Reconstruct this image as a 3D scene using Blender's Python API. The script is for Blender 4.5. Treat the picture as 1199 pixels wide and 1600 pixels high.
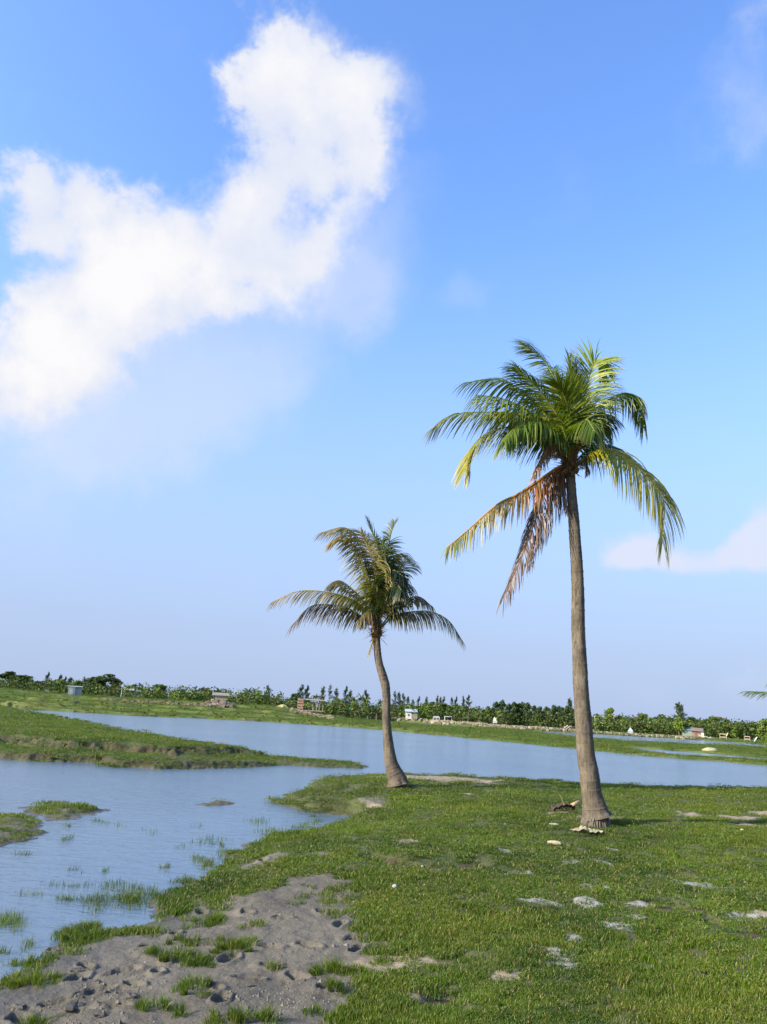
import bpy, math, random
import numpy as np
from mathutils import Vector, Matrix, Euler, noise as mnoise

random.seed(7)
rng = np.random.default_rng(11)
D = bpy.data
scene = bpy.context.scene
COL = scene.collection
for o in list(D.objects):
    D.objects.remove(o)

# ------------------------------------------------------------------ camera
EYE = Vector((0, 0, 1.75)); FPX = 1230.0
PITCH = math.radians(14.2); ROLL = math.radians(3.0)
F_ = Vector((0, math.cos(PITCH), math.sin(PITCH)))
U0 = Vector((0, -math.sin(PITCH), math.cos(PITCH))); X0 = Vector((1, 0, 0))
R_ = X0 * math.cos(ROLL) + U0 * math.sin(ROLL)
U_ = -X0 * math.sin(ROLL) + U0 * math.cos(ROLL)
cam_d = D.cameras.new('camera'); cam = D.objects.new('camera', cam_d); COL.objects.link(cam)
cam_d.sensor_width = 36; cam_d.lens = 36 * FPX / 1600.0
cam_d.clip_start = 0.05; cam_d.clip_end = 9000
M = Matrix((R_, U_, -F_)).transposed().to_4x4(); M.translation = EYE
cam.matrix_world = M
scene.camera = cam

# ------------------------------------------------------------------ sky, sun, exposure
SUN_EL = math.radians(27); SUN_AZ = math.radians(246)       # clockwise from +Y
sun_dir = Vector((math.sin(SUN_AZ) * math.cos(SUN_EL), math.cos(SUN_AZ) * math.cos(SUN_EL), math.sin(SUN_EL)))
sl = D.lights.new('sun', 'SUN'); sun = D.objects.new('sun', sl); COL.objects.link(sun)
sl.energy = 4.8; sl.angle = math.radians(0.6); sl.color = (1.0, 0.90, 0.74)
sun.rotation_euler = sun_dir.to_track_quat('Z', 'Y').to_euler()
scene.view_settings.view_transform = 'Standard'; scene.view_settings.look = 'None'
scene.view_settings.gamma = 1; scene.view_settings.use_curve_mapping = False
scene.view_settings.exposure = 1.0


def raydir(px, py):
    return (F_ * FPX + R_ * (px - 599.5) + U_ * (800 - py))


def P(px, py, z=0.0):
    d = raydir(px, py); t = (z - EYE.z) / d.z
    return EYE + d * t


def PD(px, py, Y):
    d = raydir(px, py); return EYE + d * (Y / d.y)


def PXY(px, py, z=0.0):
    p = P(px, py, z); return (p.x, p.y)


def nd(nt, t, **kw):
    n = nt.nodes.new(t)
    for k, v in kw.items():
        setattr(n, k, v)
    return n


class NB:
    """tiny node-building helper"""
    def __init__(s, nt): s.nt = nt
    def link(s, a, b): s.nt.links.new(a, b)
    def put(s, sock, v):
        if isinstance(v, bpy.types.NodeSocket): s.link(v, sock)
        elif v is not None: sock.default_value = v
    def math(s, op, a, b=None, c=None, clamp=False):
        n = nd(s.nt, 'ShaderNodeMath', operation=op, use_clamp=clamp)
        s.put(n.inputs[0], a); s.put(n.inputs[1], b); s.put(n.inputs[2], c)
        return n.outputs[0]
    def vmath(s, op, a, b=None, scale=None):
        n = nd(s.nt, 'ShaderNodeVectorMath', operation=op)
        s.put(n.inputs[0], a); s.put(n.inputs[1], b)
        if scale is not None: s.put(n.inputs[3], scale)
        return n.outputs[1] if op in ('DISTANCE', 'LENGTH', 'DOT_PRODUCT') else n.outputs[0]
    def noise(s, vec, scale, detail=4, rough=0.55, dist=0.0, color=False):
        n = nd(s.nt, 'ShaderNodeTexNoise'); s.put(n.inputs['Vector'], vec)
        n.inputs['Scale'].default_value = scale; n.inputs['Detail'].default_value = detail
        n.inputs['Roughness'].default_value = rough; n.inputs['Distortion'].default_value = dist
        return n.outputs['Color' if color else 'Fac']
    def ss(s, v, a, b, c=0.0, d=1.0):
        n = nd(s.nt, 'ShaderNodeMapRange', interpolation_type='SMOOTHSTEP')
        s.put(n.inputs[0], v); s.put(n.inputs[1], a); s.put(n.inputs[2], b)
        n.inputs[3].default_value = c; n.inputs[4].default_value = d
        return n.outputs[0]
    def lin(s, v, a, b, c=0.0, d=1.0):
        n = nd(s.nt, 'ShaderNodeMapRange')
        s.put(n.inputs[0], v); s.put(n.inputs[1], a); s.put(n.inputs[2], b)
        n.inputs[3].default_value = c; n.inputs[4].default_value = d
        return n.outputs[0]
    def mix(s, f, a, b, bt='MIX'):
        n = nd(s.nt, 'ShaderNodeMix', data_type='RGBA', blend_type=bt)
        s.put(n.inputs[0], f)
        for k, v in ((6, a), (7, b)):
            if isinstance(v, tuple) and len(v) == 3: v = (*v, 1)
            s.put(n.inputs[k], v)
        return n.outputs[2]
    def attr(s, name):
        return nd(s.nt, 'ShaderNodeAttribute', attribute_name=name)
    def bump(s, h, strength, dist, normal=None):
        n = nd(s.nt, 'ShaderNodeBump'); s.put(n.inputs['Height'], h)
        n.inputs['Strength'].default_value = strength; n.inputs['Distance'].default_value = dist
        if normal: s.link(normal, n.inputs['Normal'])
        return n.outputs[0]


# ---- world: Nishita sky plus procedural clouds placed by direction
w = D.worlds.new('World'); scene.world = w; w.use_nodes = True
nt = w.node_tree; nt.nodes.clear(); b = NB(nt)
sky = nd(nt, 'ShaderNodeTexSky', sky_type='NISHITA'); sky.sun_disc = False
sky.sun_elevation = SUN_EL; sky.sun_rotation = SUN_AZ
sky.air_density = 1.0; sky.dust_density = 1.6; sky.ozone_density = 3.0; sky.altitude = 0
SKY_STR = 0.15; KW = 1 / (0.15 * 2.0)       # KW turns a displayed linear value into a sky colour
def wc_(r, g, b_): return (r * KW, g * KW, b_ * KW)
hs = nd(nt, 'ShaderNodeHueSaturation'); hs.inputs['Hue'].default_value = 0.509
hs.inputs['Saturation'].default_value = 1.16; hs.inputs['Value'].default_value = 1.48
b.link(sky.outputs[0], hs.inputs['Color'])
geo = nd(nt, 'ShaderNodeTexCoord'); dirv = geo.outputs['Generated']
sep = nd(nt, 'ShaderNodeSeparateXYZ'); b.link(dirv, sep.inputs[0])
# humid pale lavender air near the horizon, all the way round
hz = b.ss(sep.outputs[2], 0.03, 0.60, 1.0, 0.0)
skyc = b.mix(b.math('MULTIPLY', hz, 0.95), hs.outputs[0], wc_(.44, .555, .83))
# cloud field
n1 = b.noise(dirv, 5.0, 6, 0.62, color=True)
n2 = b.noise(dirv, 22.0, 5, 0.6, color=True)
off1 = b.vmath('SCALE', b.vmath('SUBTRACT', n1, (0.5, 0.5, 0.5)), scale=0.16)
off2 = b.vmath('SCALE', b.vmath('SUBTRACT', n2, (0.5, 0.5, 0.5)), scale=0.055)
wv = b.vmath('ADD', b.vmath('ADD', dirv, off1), off2)
shift = Vector((0, 0, 0))


def blob_sum(lst, vec):
    tot = None
    for (x, y, r, a) in lst:
        d = raydir(x, y); L = d.length; dn = d / L
        m = b.ss(b.vmath('DISTANCE', vec, tuple(dn)), 0.0, r / L * 1.35, a, 0.0)
        tot = m if tot is None else b.math('ADD', tot, m)
    return tot


big = [(418, 75, 62, 1), (478, 92, 68, .9), (372, 140, 58, 1), (440, 165, 90, 1), (520, 190, 72, .9), (500, 270, 85, 1),
       (410, 250, 75, 1), (385, 330, 75, .9), (545, 330, 62, .6), (455, 370, 95, .9), (330, 400, 85, .9), (60, 262, 50, 1),
       (105, 320, 80, 1), (70, 370, 48, .8), (180, 335, 62, 1), (240, 370, 62, .9), (160, 420, 88, 1), (245, 440, 75, .9),
       (130, 500, 70, .9), (75, 560, 85, .8), (15, 610, 85, .85), (150, 570, 62, .6), (355, 455, 62, .4), (500, 440, 60, .45),
       (-60, 660, 90, .8), (-25, 262, 40, .5), (30, 300, 50, .4), (595, 250, 50, .3), (560, 130, 40, .25), (200, 505, 75, .7), (130, 590, 85, .6), (270, 475, 70, .55), (60, 520, 60, .6), (40, 650, 80, .5), (300, 430, 80, .7), (430, 440, 70, .6), (200, 470, 80, .7), (70, 480, 60, .5), (560, 260, 60, .6), (540, 380, 60, .55), (130, 560, 85, .6), (545, 180, 60, .6), (60, 600, 80, .5), (330, 460, 60, .4), (470, 440, 90, .5), (250, 500, 90, .45), (110, 620, 90, .45), (350, 120, 50, .3)]
wisp = [(592, 150, 50, .5), (560, 480, 75, .42), (300, 640, 95, .28), (755, 455, 55, .32), (430, 590, 60, .25),
        (1195, 55, 60, .6), (1120, 170, 90, .30), (1180, 210, 70, .35), (400, 530, 150, .55), (230, 620, 170, .65), (60, 720, 150, .5), (560, 450, 120, .5), (620, 300, 80, .35),
        (230, 720, 70, .25), (120, 660, 90, .4), (600, 400, 90, .2), (1180, 1075, 60, .3), (1010, 1080, 60, .22), (880, 330, 60, .12)]
low = [(960, 872, 36, .8), (1005, 868, 42, 1), (1060, 882, 36, .8), (1115, 876, 38, .8), (1165, 855, 44, 1), (1215, 828, 60, 1),
       (1300, 830, 90, .9), (1400, 850, 70, .9)]
away = [(-900, 300, 260, .9), (-700, 200, 200, .9), (2300, 300, 300, .9), (2100, 500, 220, .9), (700, -900, 300, .8), (1900, -200, 200, .7)]
fb = blob_sum(big + away, wv)
lowv = b.vmath('ADD', dirv, b.vmath('SCALE', off1, scale=0.35)); lowv = b.vmath('ADD', lowv, b.vmath('SCALE', off2, scale=0.5))
fl = blob_sum(low, lowv)
# flat base for the low cloud: cut by elevation
dl = raydir(1050, 905).normalized()
cut = b.ss(b.math('ADD', sep.outputs[2], b.math('MULTIPLY', sep.outputs[0], 0.055)), dl.z + dl.x * 0.055 - 0.010, dl.z + dl.x * 0.055 + 0.018)
fl = b.math('MULTIPLY', fl, cut)
fw = blob_sum(wisp, wv)
nd3 = b.noise(dirv, 11.0, 8, 0.6)
nd4 = b.noise(wv, 40.0, 5, 0.6)
edge = b.math('ADD', b.math('MULTIPLY', b.math('SUBTRACT', nd3, 0.5), 0.75), b.math('MULTIPLY', b.math('SUBTRACT', nd4, 0.5), 0.30))
# the right and lower edges of the big cloud are softer than its upper left
soft = b.lin(b.math('SUBTRACT', sep.outputs[2], b.math('MULTIPLY', sep.outputs[0], 0.5)), 0.38, 0.90, 0.80, 0.36)
ab = b.ss(b.math('ADD', fb, edge), 0.10, b.math('ADD', 0.10, b.math('MULTIPLY', soft, 2.0)))
al = b.math('MULTIPLY', b.ss(b.math('ADD', fl, b.math('MULTIPLY', edge, .6)), 0.18, 0.9), 0.86)
aw = b.math('MULTIPLY', b.ss(b.math('ADD', fw, b.math('MULTIPLY', edge, .5)), 0.0, 0.9), 0.50)
alpha = b.math('SUBTRACT', 1.0, b.math('MULTIPLY', b.math('MULTIPLY', b.math('SUBTRACT', 1.0, ab), b.math('SUBTRACT', 1.0, al)), b.math('SUBTRACT', 1.0, aw)))
# cloud brightness: thick middle white, thin and low parts lilac
thick = b.ss(b.math('ADD', fb, b.math('MULTIPLY', b.math('SUBTRACT', nd3, .5), 4.0)), 0.5, 2.8)
cc = b.mix(thick, wc_(.76, .81, .95), wc_(.975, .965, .98))
cc = b.mix(b.math('MULTIPLY', b.ss(sep.outputs[2], 0.02, 0.42, 1.0, 0.0), 0.25), cc, wc_(.80, .78, .90))
fin = b.mix(alpha, skyc, cc)
bg = nd(nt, 'ShaderNodeBackground'); bg.inputs[1].default_value = SKY_STR
b.link(fin, bg.inputs[0]); wo = nd(nt, 'ShaderNodeOutputWorld'); b.link(bg.outputs[0], wo.inputs[0])
w.cycles.sampling_method = 'MANUAL'; w.cycles.sample_map_resolution = 512

# ------------------------------------------------------------------ general helpers


def props(o, label=None, cat=None, group=None, kind=None):
    if label: o['label'] = label
    if cat: o['category'] = cat
    if group: o['group'] = group
    if kind: o['kind'] = kind
    return o


def mesh_obj(name, verts, faces, mat=None, parent=None, smooth=False, cols=None):
    me = D.meshes.new(name)
    me.from_pydata([tuple(v) for v in verts], [], faces)
    if cols is not None:
        ca = me.color_attributes.new('Col', 'FLOAT_COLOR', 'POINT')
        a = np.ones((len(verts), 4), dtype=np.float32); a[:, :3] = np.array(cols, dtype=np.float32)
        ca.data.foreach_set('color', a.ravel())
    if smooth:
        me.polygons.foreach_set('use_smooth', [True] * len(me.polygons))
    if mat: me.materials.append(mat)
    me.update()
    o = D.objects.new(name, me); COL.objects.link(o)
    if parent: o.parent = parent
    return o


def empty(name, loc, rz=0.0):
    o = D.objects.new(name, None); COL.objects.link(o); o.location = loc; o.rotation_euler = (0, 0, rz)
    o.empty_display_size = 0.2
    return o


class Geo:
    def __init__(s): s.v = []; s.f = []; s.c = []
    def add(s, vs, fs, col=(1, 1, 1)):
        n = len(s.v); s.v += [tuple(v) for v in vs]; s.f += [tuple(i + n for i in f) for f in fs]
        s.c += [col] * len(vs) if not isinstance(col, list) else col
    def box(s, c, size, rz=0.0, col=(1, 1, 1), tilt=None):
        hx, hy, hz_ = size[0] / 2, size[1] / 2, size[2] / 2
        m = Matrix.Rotation(rz, 3, 'Z')
        if tilt: m = m @ Euler(tilt).to_matrix()
        vs = [Vector(c) + m @ Vector((x * hx, y * hy, z * hz_)) for x in (-1, 1) for y in (-1, 1) for z in (-1, 1)]
        s.add(vs, [(0, 1, 3, 2), (4, 6, 7, 5), (0, 4, 5, 1), (2, 3, 7, 6), (0, 2, 6, 4), (1, 5, 7, 3)], col)
    def tube(s, pts, rad, n=6, col=(1, 1, 1), cap=True):
        pts = [Vector(p) for p in pts]; base = len(s.v); ref = None
        for i, p in enumerate(pts):
            t = (pts[min(i + 1, len(pts) - 1)] - pts[max(i - 1, 0)]).normalized()
            if ref is None:
                ref = Vector((0, 1, 0)) if abs(t.y) < .9 else Vector((1, 0, 0))
            u = t.cross(ref).normalized(); ref = u.cross(t).normalized()
            r = rad[i] if isinstance(rad, (list, tuple)) else rad
            for k in range(n):
                a = 2 * math.pi * k / n
                s.v.append(tuple(p + (u * math.cos(a) + ref * math.sin(a)) * r)); s.c.append(col)
        for i in range(len(pts) - 1):
            for k in range(n):
                a = base + i * n + k; c = base + i * n + (k + 1) % n
                s.f.append((a, c, c + n, a + n))
        if cap:
            s.f.append(tuple(base + k for k in range(n))[::-1]); s.f.append(tuple(base + (len(pts) - 1) * n + k for k in range(n)))
    def build(s, name, mat, parent=None, smooth=False):
        return mesh_obj(name, s.v, s.f, mat, parent, smooth, s.c)


def catmull(pts, n):
    pts = [Vector(p) for p in pts]
    q = [pts[0] * 2 - pts[1]] + pts + [pts[-1] * 2 - pts[-2]]
    out = []; m = len(pts) - 1
    for i in range(n + 1):
        t = i / n * m; k = min(int(t), m - 1); u = t - k
        a, b_, c, d = q[k], q[k + 1], q[k + 2], q[k + 3]
        out.append(0.5 * ((2 * b_) + (c - a) * u + (2 * a - 5 * b_ + 4 * c - d) * u * u + (3 * b_ - a - 3 * c + d) * u ** 3))
    return out


# ------------------------------------------------------------------ materials
def mat_new(name):
    m = D.materials.new(name); m.use_nodes = True; n = m.node_tree; n.nodes.clear()
    bb = NB(n); out = nd(n, 'ShaderNodeOutputMaterial'); pr = nd(n, 'ShaderNodeBsdfPrincipled')
    n.links.new(pr.outputs[0], out.inputs[0])
    return m, bb, pr, out


def simple_mat(name, col, rough=0.8, var=0.25, scale=3.0, bump=0.3, attr=False, bdist=0.03):
    m, q, pr, out = mat_new(name)
    pos = nd(q.nt, 'ShaderNodeTexCoord').outputs['Object']
    n = q.noise(pos, scale, 6, 0.65)
    base = col
    if attr:
        a = q.attr('Col'); base = q.mix(1.0, a.outputs['Color'], col, 'MULTIPLY')
    dark = q.mix(1.0, base if attr else (*col, 1), (1 - var, 1 - var, 1 - var, 1), 'MULTIPLY')
    light = q.mix(1.0, base if attr else (*col, 1), (1 + var, 1 + var, 1 + var, 1), 'MULTIPLY')
    q.link(q.mix(n, dark, light), pr.inputs['Base Color'])
    pr.inputs['Roughness'].default_value = rough
    q.link(q.bump(q.noise(pos, scale * 4, 4, .6), bump, bdist), pr.inputs['Normal'])
    return m


def leaf_mat(name, rough=0.42, trans=0.3, spec=0.5):
    m, q, pr, out = mat_new(name)
    a = q.attr('Col'); col = a.outputs['Color']
    pos = nd(q.nt, 'ShaderNodeNewGeometry').outputs['Position']
    n = q.noise(pos, 2.3, 3, .6)
    info = nd(q.nt, 'ShaderNodeObjectInfo').outputs['Random']
    col = q.mix(n, q.mix(1.0, col, (.78, .80, .85, 1), 'MULTIPLY'), q.mix(1.0, col, (1.22, 1.18, 1.0, 1), 'MULTIPLY'))
    col = q.mix(q.math('MULTIPLY', info, 0.35), col, q.mix(1.0, col, (1.25, 1.1, .8, 1), 'MULTIPLY'))
    q.link(col, pr.inputs['Base Color']); pr.inputs['Roughness'].default_value = rough
    pr.inputs['Specular IOR Level'].default_value = spec
    tr = nd(q.nt, 'ShaderNodeBsdfTranslucent')
    q.link(q.mix(1.0, col, (1.15, 1.35, .5, 1), 'MULTIPLY'), tr.inputs[0])
    mx = nd(q.nt, 'ShaderNodeMixShader'); mx.inputs[0].default_value = trans
    q.link(pr.outputs[0], mx.inputs[1]); q.link(tr.outputs[0], mx.inputs[2]); q.link(mx.outputs[0], out.inputs[0])
    return m


def grass_color(q, pos):
    """colour of living turf, shared by the blades and by the far turf"""
    n1 = q.noise(pos, 0.55, 5, .62); n2 = q.noise(pos, 3.2, 5, .65); n3 = q.noise(pos, 17, 3, .6)
    n0 = q.noise(pos, .21, 4, .6)
    c = q.mix(q.ss(n1, .36, .64), (.032, .076, .005), (.082, .146, .007))
    c = q.mix(q.math('MULTIPLY', q.ss(n0, .46, .66), .55), c, (.130, .172, .008))
    c = q.mix(q.math('MULTIPLY', q.ss(n2, .42, .72), .55), c, (.135, .155, .014))
    c = q.mix(q.math('MULTIPLY', q.ss(n3, .52, .80), .5), c, (.048, .090, .014))
    return c


MAT = {}
# blades
m, q, pr, out = mat_new('grass_blades')
pos = nd(q.nt, 'ShaderNodeNewGeometry').outputs['Position']
c = grass_color(q, pos)
rnd = q.attr('Col').outputs['Color']
rs = nd(q.nt, 'ShaderNodeSeparateColor'); q.link(rnd, rs.inputs[0])
c = q.mix(q.ss(rs.outputs[0], .80, .96), c, (.26, .215, .085))
c = q.mix(rs.outputs[1], q.mix(1.0, c, (.66, .72, .7, 1), 'MULTIPLY'), q.mix(1.0, c, (1.14, 1.10, 1.0, 1), 'MULTIPLY'))
q.link(c, pr.inputs['Base Color']); pr.inputs['Roughness'].default_value = .5
pr.inputs['Specular IOR Level'].default_value = .3
tr = nd(q.nt, 'ShaderNodeBsdfTranslucent'); q.link(q.mix(1.0, c, (1.35, 1.5, .6, 1), 'MULTIPLY'), tr.inputs[0])
mx = nd(q.nt, 'ShaderNodeMixShader'); mx.inputs[0].default_value = .32
q.link(pr.outputs[0], mx.inputs[1]); q.link(tr.outputs[0], mx.inputs[2]); q.link(mx.outputs[0], out.inputs[0])
MAT['blade'] = m

# ground
m, q, pr, out = mat_new('ground')
pos = nd(q.nt, 'ShaderNodeNewGeometry').outputs['Position']
A = q.attr('mask'); sp = nd(q.nt, 'ShaderNodeSeparateColor'); q.link(A.outputs['Color'], sp.inputs[0])
soil, far, salt = sp.outputs[0], sp.outputs[1], sp.outputs[2]
B = q.attr('mask2'); sp2 = nd(q.nt, 'ShaderNodeSeparateColor'); q.link(B.outputs['Color'], sp2.inputs[0])
wet, earth, rocky = sp2.outputs[0], sp2.outputs[1], sp2.outputs[2]
turf = grass_color(q, pos)
under = q.mix(q.noise(pos, 40, 4, .7), (.035, .050, .014), (.085, .085, .035))
farc = q.mix(q.ss(q.noise(pos, .16, 6, .7), .38, .64), turf, (.130, .140, .034))
farc = q.mix(q.math('MULTIPLY', q.ss(q.noise(pos, .55, 6, .75), .50, .62), .55), farc, (.055, .075, .020))
g = q.mix(far, under, farc)
mudn = q.noise(pos, 9, 8, .7)
mud = q.mix(mudn, (.074, .066, .049), (.158, .143, .110))
mud = q.mix(q.ss(q.noise(pos, 1.3, 5, .6), .40, .66), mud, q.mix(1.0, mud, (.72, .73, .74, 1), 'MULTIPLY'))
sand = q.mix(q.noise(pos, 14, 7, .7), (.155, .125, .080), (.300, .255, .175))
soilc = q.mix(earth, mud, sand)
soilc = q.mix(q.math('MULTIPLY', wet, .72), soilc, (.060, .056, .044))
dirt = q.mix(q.noise(pos, 24, 6, .7), (.022, .017, .008), (.078, .060, .032))  # bare earth, with shade for the bank faces put into its dark tone
sn = q.math('ADD', soil, q.math('MULTIPLY', q.math('SUBTRACT', q.noise(pos, 21, 5, .7), .5), .55))
g = q.mix(q.ss(sn, .38, .62), g, soilc)
g = q.mix(q.ss(q.math('ADD', rocky, q.math('MULTIPLY', q.math('SUBTRACT', q.noise(pos, 15, 5, .7), .5), .7)), .35, .6), g, dirt)
sa = q.math('ADD', salt, q.math('MULTIPLY', q.math('SUBTRACT', q.noise(pos, 24, 7, .85), .5), 2.3))
g = q.mix(q.ss(sa, .50, .68), g, q.mix(q.noise(pos, 30, 5, .7), (.13, .125, .09), (.34, .34, .32)))
q.link(g, pr.inputs['Base Color'])
q.link(q.lin(wet, 0, 1, .92, .38), pr.inputs['Roughness'])
pr.inputs['Specular IOR Level'].default_value = .3
h1 = q.noise(pos, 55, 8, .75); h2 = q.noise(pos, 7, 6, .7)
hh = q.math('ADD', q.math('MULTIPLY', h1, .3), h2)
q.link(q.bump(hh, .8, .04), pr.inputs['Normal'])
MAT['ground'] = m

# water
m, q, pr, out = mat_new('water')
pos = nd(q.nt, 'ShaderNodeNewGeometry').outputs['Position']
mp = nd(q.nt, 'ShaderNodeMapping'); q.link(pos, mp.inputs[0]); mp.inputs['Rotation'].default_value = (0, 0, .35)
mp.inputs['Scale'].default_value = (0.8, 1.5, 1)
wn = q.noise(mp.outputs[0], 4.2, 4, .6, .4); wn2 = q.noise(mp.outputs[0], 1.6, 3, .5); wn3 = q.noise(mp.outputs[0], 13, 3, .55)
patch = q.ss(q.noise(pos, .09, 3, .5), .35, .65, .55, 1.2)
hgt = q.math('MULTIPLY', patch, q.math('ADD', q.math('ADD', wn, q.math('MULTIPLY', wn2, .3)), q.math('MULTIPLY', wn3, .22)))
wc = q.mix(q.noise(pos, .25, 4, .6), (.062, .112, .165), (.098, .145, .200))
q.link(wc, pr.inputs['Base Color']); pr.inputs['Roughness'].default_value = .14; pr.inputs['IOR'].default_value = 1.333
q.link(q.bump(hgt, .5, .05), pr.inputs['Normal'])
MAT['water'] = m

MAT['leaf'] = leaf_mat("palm_leaflets", .42, .30, .38)
MAT["foliage"] = leaf_mat("tree_foliage", .7, .18, .12)
MAT['wood'] = simple_mat('weathered_wood', (.20, .165, .125), .85, .35, 6, .5, True)
MAT['plain'] = simple_mat('painted_surface', (1, 1, 1), .7, .16, 1.2, .15, True)
MAT['stone'] = simple_mat('stone', (1, 1, 1), .9, .3, 9, .6, True)
MAT['mud'] = simple_mat('dark_mud', (.060, .055, .045), .75, .4, 30, .7, False, .01)
MAT['bark'] = simple_mat('tree_bark', (.14, .11, .08), .9, .35, 8, .6, True)

# palm trunk bark
m, q, pr, out = mat_new('palm_bark')
tc = nd(q.nt, 'ShaderNodeTexCoord').outputs['Object']
a = q.attr('Col').outputs['Color']; sr = nd(q.nt, 'ShaderNodeSeparateColor'); q.link(a, sr.inputs[0])
mp = nd(q.nt, 'ShaderNodeMapping'); q.link(tc, mp.inputs[0]); mp.inputs['Scale'].default_value = (1, 1, .16)
fis = q.noise(mp.outputs[0], 30, 6, .7); blot = q.noise(tc, 3.0, 6, .65); fine = q.noise(tc, 60, 5, .7)
cb = q.mix(q.ss(blot, .35, .68), (.078, .064, .047), (.165, .137, .100))
cb = q.mix(q.math('MULTIPLY', q.ss(q.noise(tc, 5.5, 4, .6), .50, .70), .6), cb, (.130, .106, .046))
cb = q.mix(q.math('MULTIPLY', q.ss(fis, .47, .60), .85), cb, (.050, .038, .028))
cb = q.mix(q.math('MULTIPLY', sr.outputs[0], 1.0), cb, (.085, .068, .050))
cb = q.mix(q.math('MULTIPLY', q.ss(fine, .35, .7), .30), cb, (.22, .19, .145))
q.link(cb, pr.inputs['Base Color']); pr.inputs['Roughness'].default_value = .92; pr.inputs['Specular IOR Level'].default_value = .15
q.link(q.bump(q.math('ADD', q.math('MULTIPLY', fis, -1), q.math('MULTIPLY', fine, .4)), .8, .02), pr.inputs['Normal'])
MAT['palm_bark'] = m

# ------------------------------------------------------------------ terrain
def poly(pts, z=0.0):
    return np.array([PXY(x, y, z) for x, y in pts])


def seg_dist(X, Y, A_, B_):
    dx, dy = B_[0] - A_[0], B_[1] - A_[1]; L = dx * dx + dy * dy + 1e-12
    t = np.clip(((X - A_[0]) * dx + (Y - A_[1]) * dy) / L, 0, 1)
    return np.hypot(X - A_[0] - t * dx, Y - A_[1] - t * dy)


def line_dist(X, Y, L):
    d = np.full(X.shape, 1e9)
    for i in range(len(L) - 1): d = np.minimum(d, seg_dist(X, Y, L[i], L[i + 1]))
    return d


def inside(X, Y, poly_):
    c = np.zeros(X.shape, bool); n = len(poly_)
    for i in range(n):
        x1, y1 = poly_[i]; x2, y2 = poly_[(i + 1) % n]
        if y1 == y2: continue
        cond = ((y1 > Y) != (y2 > Y)) & (X < (x2 - x1) * (Y - y1) / (y2 - y1) + x1)
        c ^= cond
    return c


def sdf(X, Y, poly_):
    d = line_dist(X, Y, np.vstack([poly_, poly_[:1]]))
    return np.where(inside(X, Y, poly_), d, -d)


def sst(x, a, b_):
    t = np.clip((x - a) / (b_ - a), 0, 1); return t * t * (3 - 2 * t)


_perm = rng.random((256, 256))


def vnoise(x, y):
    xi = np.floor(x).astype(int); yi = np.floor(y).astype(int); fx = x - xi; fy = y - yi
    fx = fx * fx * (3 - 2 * fx); fy = fy * fy * (3 - 2 * fy)
    g = lambda i, j: _perm[(xi + i) & 255, (yi + j) & 255]
    return (g(0, 0) * (1 - fx) + g(1, 0) * fx) * (1 - fy) + (g(0, 1) * (1 - fx) + g(1, 1) * fx) * fy


def fbm(x, y, s, o=4, ox=0.0):
    r = 0; a = .5; tot = 0
    for k in range(o):
        r = r + a * vnoise(x * s + 13.7 * k + ox, y * s + 7.1 * k - ox); tot += a; a *= .5; s *= 2.07
    return r / tot - 0.5


# near land: the peninsula the picture was taken from
near_front = [(-420, 1640), (-120, 1590), (0, 1538), (28, 1520), (55, 1492), (95, 1472), (128, 1452), (205, 1452), (238, 1436),
              (232, 1412), (262, 1392), (300, 1378), (345, 1362), (352, 1342), (385, 1322), (425, 1306), (480, 1301),
              (520, 1292), (556, 1281), (548, 1276), (505, 1272), (470, 1268), (440, 1259), (428, 1252)]
crest = [(445, 1240), (500, 1227), (560, 1219), (620, 1216), (690, 1215), (760, 1219), (900, 1227), (1000, 1231), (1100, 1234), (1199, 1232), (1400, 1236)]
nf = [PXY(x, y, 0.0) for x, y in near_front]
cr = []
for i, (x, y) in enumerate(crest):
    z = np.interp(x, [445, 560, 690, 1199], [.10, .26, .33, .36])
    p = P(x, y, z); dd = Vector((p.x, p.y)).normalized(); ext = np.interp(x, [445, 560, 690], [.25, .7, 1.0])
    cr.append((p.x + dd.x * ext, p.y + dd.y * ext))
NEAR = np.array(nf + cr + [(26, 22), (40, 5), (40, -40), (-40, -40), (-40, 7), (-18, 7.5), (-9, 6)])
# islets standing in the shallow water
ISL = [poly([(-60, 1282), (0, 1277), (40, 1274), (72, 1285), (80, 1300), (50, 1312), (0, 1322), (-60, 1330)]),
       poly([(28, 1262), (60, 1257), (110, 1256), (166, 1265), (150, 1273), (110, 1281), (75, 1283), (72, 1275), (40, 1270)]),
       poly([(310, 1257), (335, 1252), (368, 1255), (362, 1259), (330, 1261)]),
       ]
# left grassy island
isl_front = [(-160, 1172), (-60, 1180), (0, 1187), (60, 1190), (110, 1192), (150, 1193), (165, 1198), (250, 1202), (330, 1201), (400, 1199),
             (440, 1196), (500, 1199), (566, 1201)]
isl_back = [(570, 1197), (550, 1187), (500, 1182), (440, 1177), (380, 1170), (300, 1158), (200, 1139), (110, 1122), (40, 1110), (-10, 1101)]
IF = [PXY(x, y, 0) for x, y in isl_front]
IB = []
for x, y in isl_back:
    z = np.interp(x, [200, 300, 380, 440, 500, 550, 570], [.45, .40, .30, .24, .20, .12, .04]); p = P(x, y, z); IB.append((p.x, p.y + .3))
LEFT = np.array(IF + IB + [(-62, 110), (-130, 110), (-120, 20), (-60, 20)])
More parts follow.
